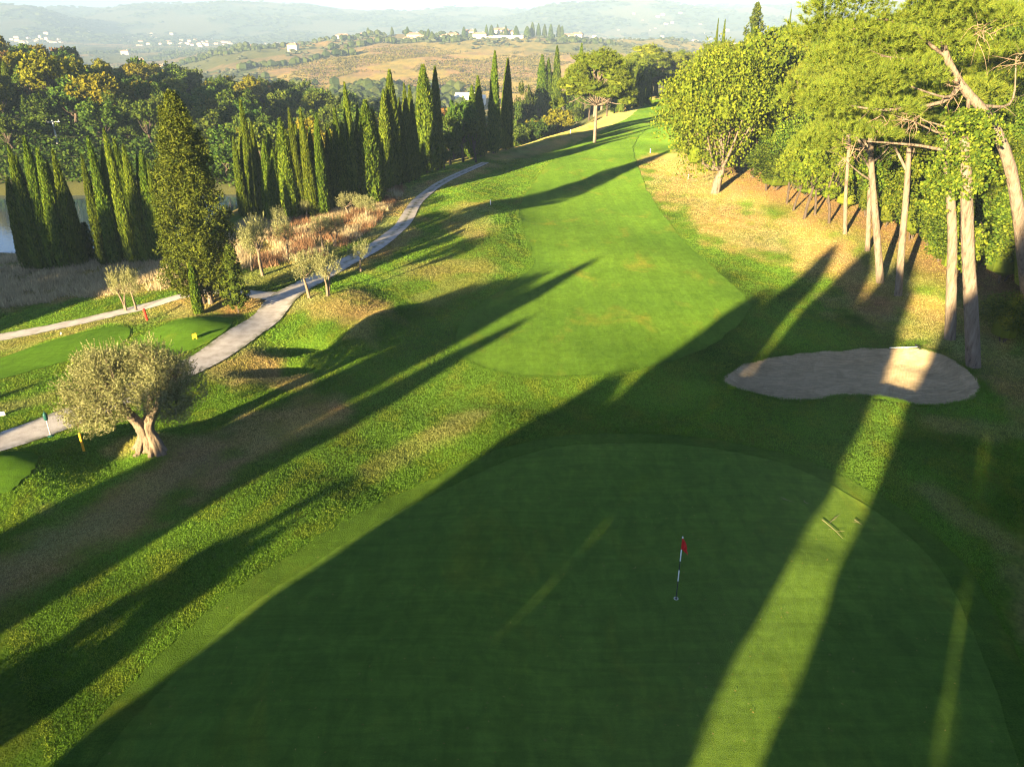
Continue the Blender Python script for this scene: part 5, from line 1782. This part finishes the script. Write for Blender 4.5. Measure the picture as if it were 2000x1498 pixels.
# fallen pine twigs
r_ = np.random.default_rng(3)
for i, (x0, y0, x1, y1, lab) in enumerate([(1605, 1018, 1645, 1055, 'long pale fallen twig across the strip of sun on the green'), (1620, 1024, 1640, 1008, 'short pale fallen twig crossing the long twig'), (1525, 974, 1550, 984, 'fallen twig in the shade left of the sun strip'), (1668, 1018, 1682, 1028, 'fallen twig just right of the sun strip'), (1570, 980, 1576, 986, 'smallest fallen twig in the shade near the sun strip')]):
    a_, b_ = place(x0, y0), place(x1, y1)
    a_[2] += .075; b_[2] += .075
    root = empty('fallen_twig', a_)
    mb = MB()
    P_ = smooth_path([np.zeros(3), (b_ - a_) * .5 + r_.normal(size=3) * np.array([.03, .03, .0]), b_ - a_], 8)
    mb.tube(P_, np.linspace(.008, .003, 8), 6)
    mb.build('stem', M['stick'], root, True)
    for k in range(4):
        mb = MB(); s = P_[2 + k]; mb.tube([s, s + r_.normal(size=3) * np.array([.09, .09, .01])], [.004, .002], 5); mb.build('side_twig', M['stick'], root)
    tag(root, lab, 'twig', 'fallen twigs on the green')
# power poles on the hillside
for i, (x, yb, yt, lab) in enumerate([(114, 287, 234, 'wooden power pole on the dark slope beyond the lake'), (528, 345, 300, 'grey pole showing between the dark cypresses')]):
    p = place(x, yb)
    h = height_to(p, yt)
    root = empty('power_pole', p, .5)
    mb = MB(); mb.tube([(0, 0, -.3), (0, 0, h)], [.16, .11], 8); mb.build('pole', M['metal'], root, True)
    mb = MB(); mb.box(0, 0, h - .35, 1.9, .12, .12); mb.build('crossarm', M['metal'], root)
    for s in (-1, 0, 1):
        mb = MB(); mb.tube([(s * .8, 0, h - .29), (s * .8, 0, h - .08)], [.05, .04], 7); mb.build('insulator', M['white'], root)
    tag(root, lab, 'power pole')

# ------------------------------------------------------------------ grass that stands up
def tufts(name, pts, hgt, col, blades, label, spread=.06, wdt=.012, seed=0, lean=.5):
    r = np.random.default_rng(seed)
    n = len(pts) * blades
    P = np.repeat(pts, blades, 0) + np.column_stack([r.normal(size=(n, 2)) * spread, np.zeros(n)])
    h = np.repeat(hgt, blades) * r.uniform(.6, 1.2, n)
    D = np.column_stack([r.normal(size=(n, 2)) * lean, np.ones(n)]) * h[:, None]
    th = r.uniform(0, 6.28, n)
    W = np.column_stack([np.cos(th), np.sin(th), np.zeros(n)]) * (np.broadcast_to(wdt, (len(pts),)).repeat(blades) * .5)[:, None]
    V, F = needles(P, D, W)
    o = mk(name, V, F, M['blade'])
    c = np.clip(np.repeat(col, blades, 0), .003, 1)
    c = np.repeat(c, 3, 0)
    a = o.data.attributes.new('albedo', 'FLOAT_COLOR', 'POINT')
    a.data.foreach_set('color', np.hstack([c, np.ones((len(c), 1))]).astype(np.float32).ravel())
    tag(o, label, None, None, 'stuff')
    return o

r_ = np.random.default_rng(44)
n = 400000
rho = 12.5 * (105 / 12.5) ** r_.uniform(0, 1, n)
th = np.radians(r_.uniform(-40, 38, n))
x, y = rho * np.sin(th), rho * np.cos(th)
k = ~(inside(grow(GREEN_L, .9), x, y) | inside(FAIRWAY_L, x, y) | inside(BUNKER_L, x, y) | inside(PATH1_L, x, y) | inside(PATH2_L, x, y) | inside(TEE1_L, x, y) | inside(TEE2_L, x, y) | inside(TEE3_L, x, y))
k &= (edge_sd(x, y) < -3)
x, y, rho = x[k], y[k], rho[k]
pz = T(x, y)
ca = near_albedo(x, y) * 1.75
yl = sstep(.05, .7, fbm(x, y, 2.4, 4, .9))[:, None] * .45
ca = ca * (1 - yl) + np.array([.20, .215, .024]) * yl
tufts('rough_grass', np.column_stack([x, y, pz - .005]), .032 + .0006 * rho, ca, 4, 'short rough grass round the green and fairway', .085, .009 + .0008 * rho, 1)
print('tufts', len(x))

def edge_grass(name, loop, per, h, label, seed, sig=.10, keep=None):
    lp = np.repeat(loop, per, 0) + r_.normal(size=(len(loop) * per, 2)) * sig
    t_ = r_.uniform(0, 1, len(lp))[:, None]
    lp = lp + (np.repeat(np.roll(loop, -1, 0) - loop, per, 0)) * t_
    k = ~(inside(loop, lp[:, 0], lp[:, 1]) & (dist_poly(loop, lp[:, 0], lp[:, 1]) > .05))
    if keep is not None:
        k &= keep(lp)
    lp = lp[k]
    tufts(name, np.column_stack([lp, T(lp[:, 0], lp[:, 1]) - .01]), np.full(len(lp), h), near_albedo(lp[:, 0], lp[:, 1]) * 1.45, 4, label, .05, .022, seed)
edge_grass('bunker_lip_grass', BUNKER_L, 30, .11, 'longer grass fringing the bunker lip', 3)
edge_grass('fairway_edge_grass', FAIRWAY_L, 36, .10, 'longer grass along the mown edge of the fairway', 4, .16, lambda q: q[:, 1] < 75)
edge_grass('collar_edge_grass', grow(GREEN_L, .95), 30, .07, 'longer grass along the mown collar of the green', 5, .12, lambda q: q[:, 1] > 11)

# tall dry grass by the lake and among the olives
n = 42000
x = r_.uniform(-55, -10, n)
y = r_.uniform(50, 90, n)
s = edge_sd(x, y)
k = (inside(MEADOW1, x, y) | inside(MEADOW2, x, y)) & (fbm(x, y, 5, 3, .4) > -.55)
x, y = x[k], y[k]
c = np.where((x > -20)[:, None] & (fbm(x, y, 4, 3, .1)[:, None] > -.1), np.array([.26, .15, .085]), np.array([.42, .34, .21])) * (1 + .2 * r_.normal(size=(len(x), 1)))
tufts('dry_meadow_grass', np.column_stack([x, y, T(x, y) - .02]), r_.uniform(.3, .6, len(x)), c, 7, 'tall dry tan grass along the lake bank', .16, .05, 2, .35)
# leaf litter on the green
n = 420
x = r_.uniform(-9, 14, n); y = r_.uniform(10, 29, n)
k = inside(GREEN_L, x, y)
x, y = x[k], y[k]
c_ = np.column_stack([x, y, T(x, y) + .075])
a_ = np.column_stack([r_.normal(size=(len(x), 2)), .2 * r_.normal(size=len(x))]); a_ = unit(a_)
b_ = unit(np.cross(a_, np.array([0, 0, 1.]) + .2 * r_.normal(size=(len(x), 3))))
V, F = leaves(c_, a_ * .03, b_ * .012)
o = mk('leaf_litter', V, F, M['litter'])
tag(o, 'scattered fallen leaves and needles on the green', None, None, 'stuff')

# ------------------------------------------------------------------ haze
mb = MB()
mb.box(0, 0, 56, 13400, 13400, 232)
m, nt, out = newmat('haze_air')
pv = N(nt, 'ShaderNodeVolumePrincipled')
pv.inputs['Color'].default_value = (.19, .275, .41, 1)
pv.inputs['Density'].default_value = .00040
pv.inputs['Anisotropy'].default_value = -.15
nt.links.new(pv.outputs[0], out.inputs['Volume'])
hz = mb.build('haze', m)
hz.display_type = 'WIRE'
tag(hz, 'thin bright evening haze filling the whole valley', None, None, 'stuff')
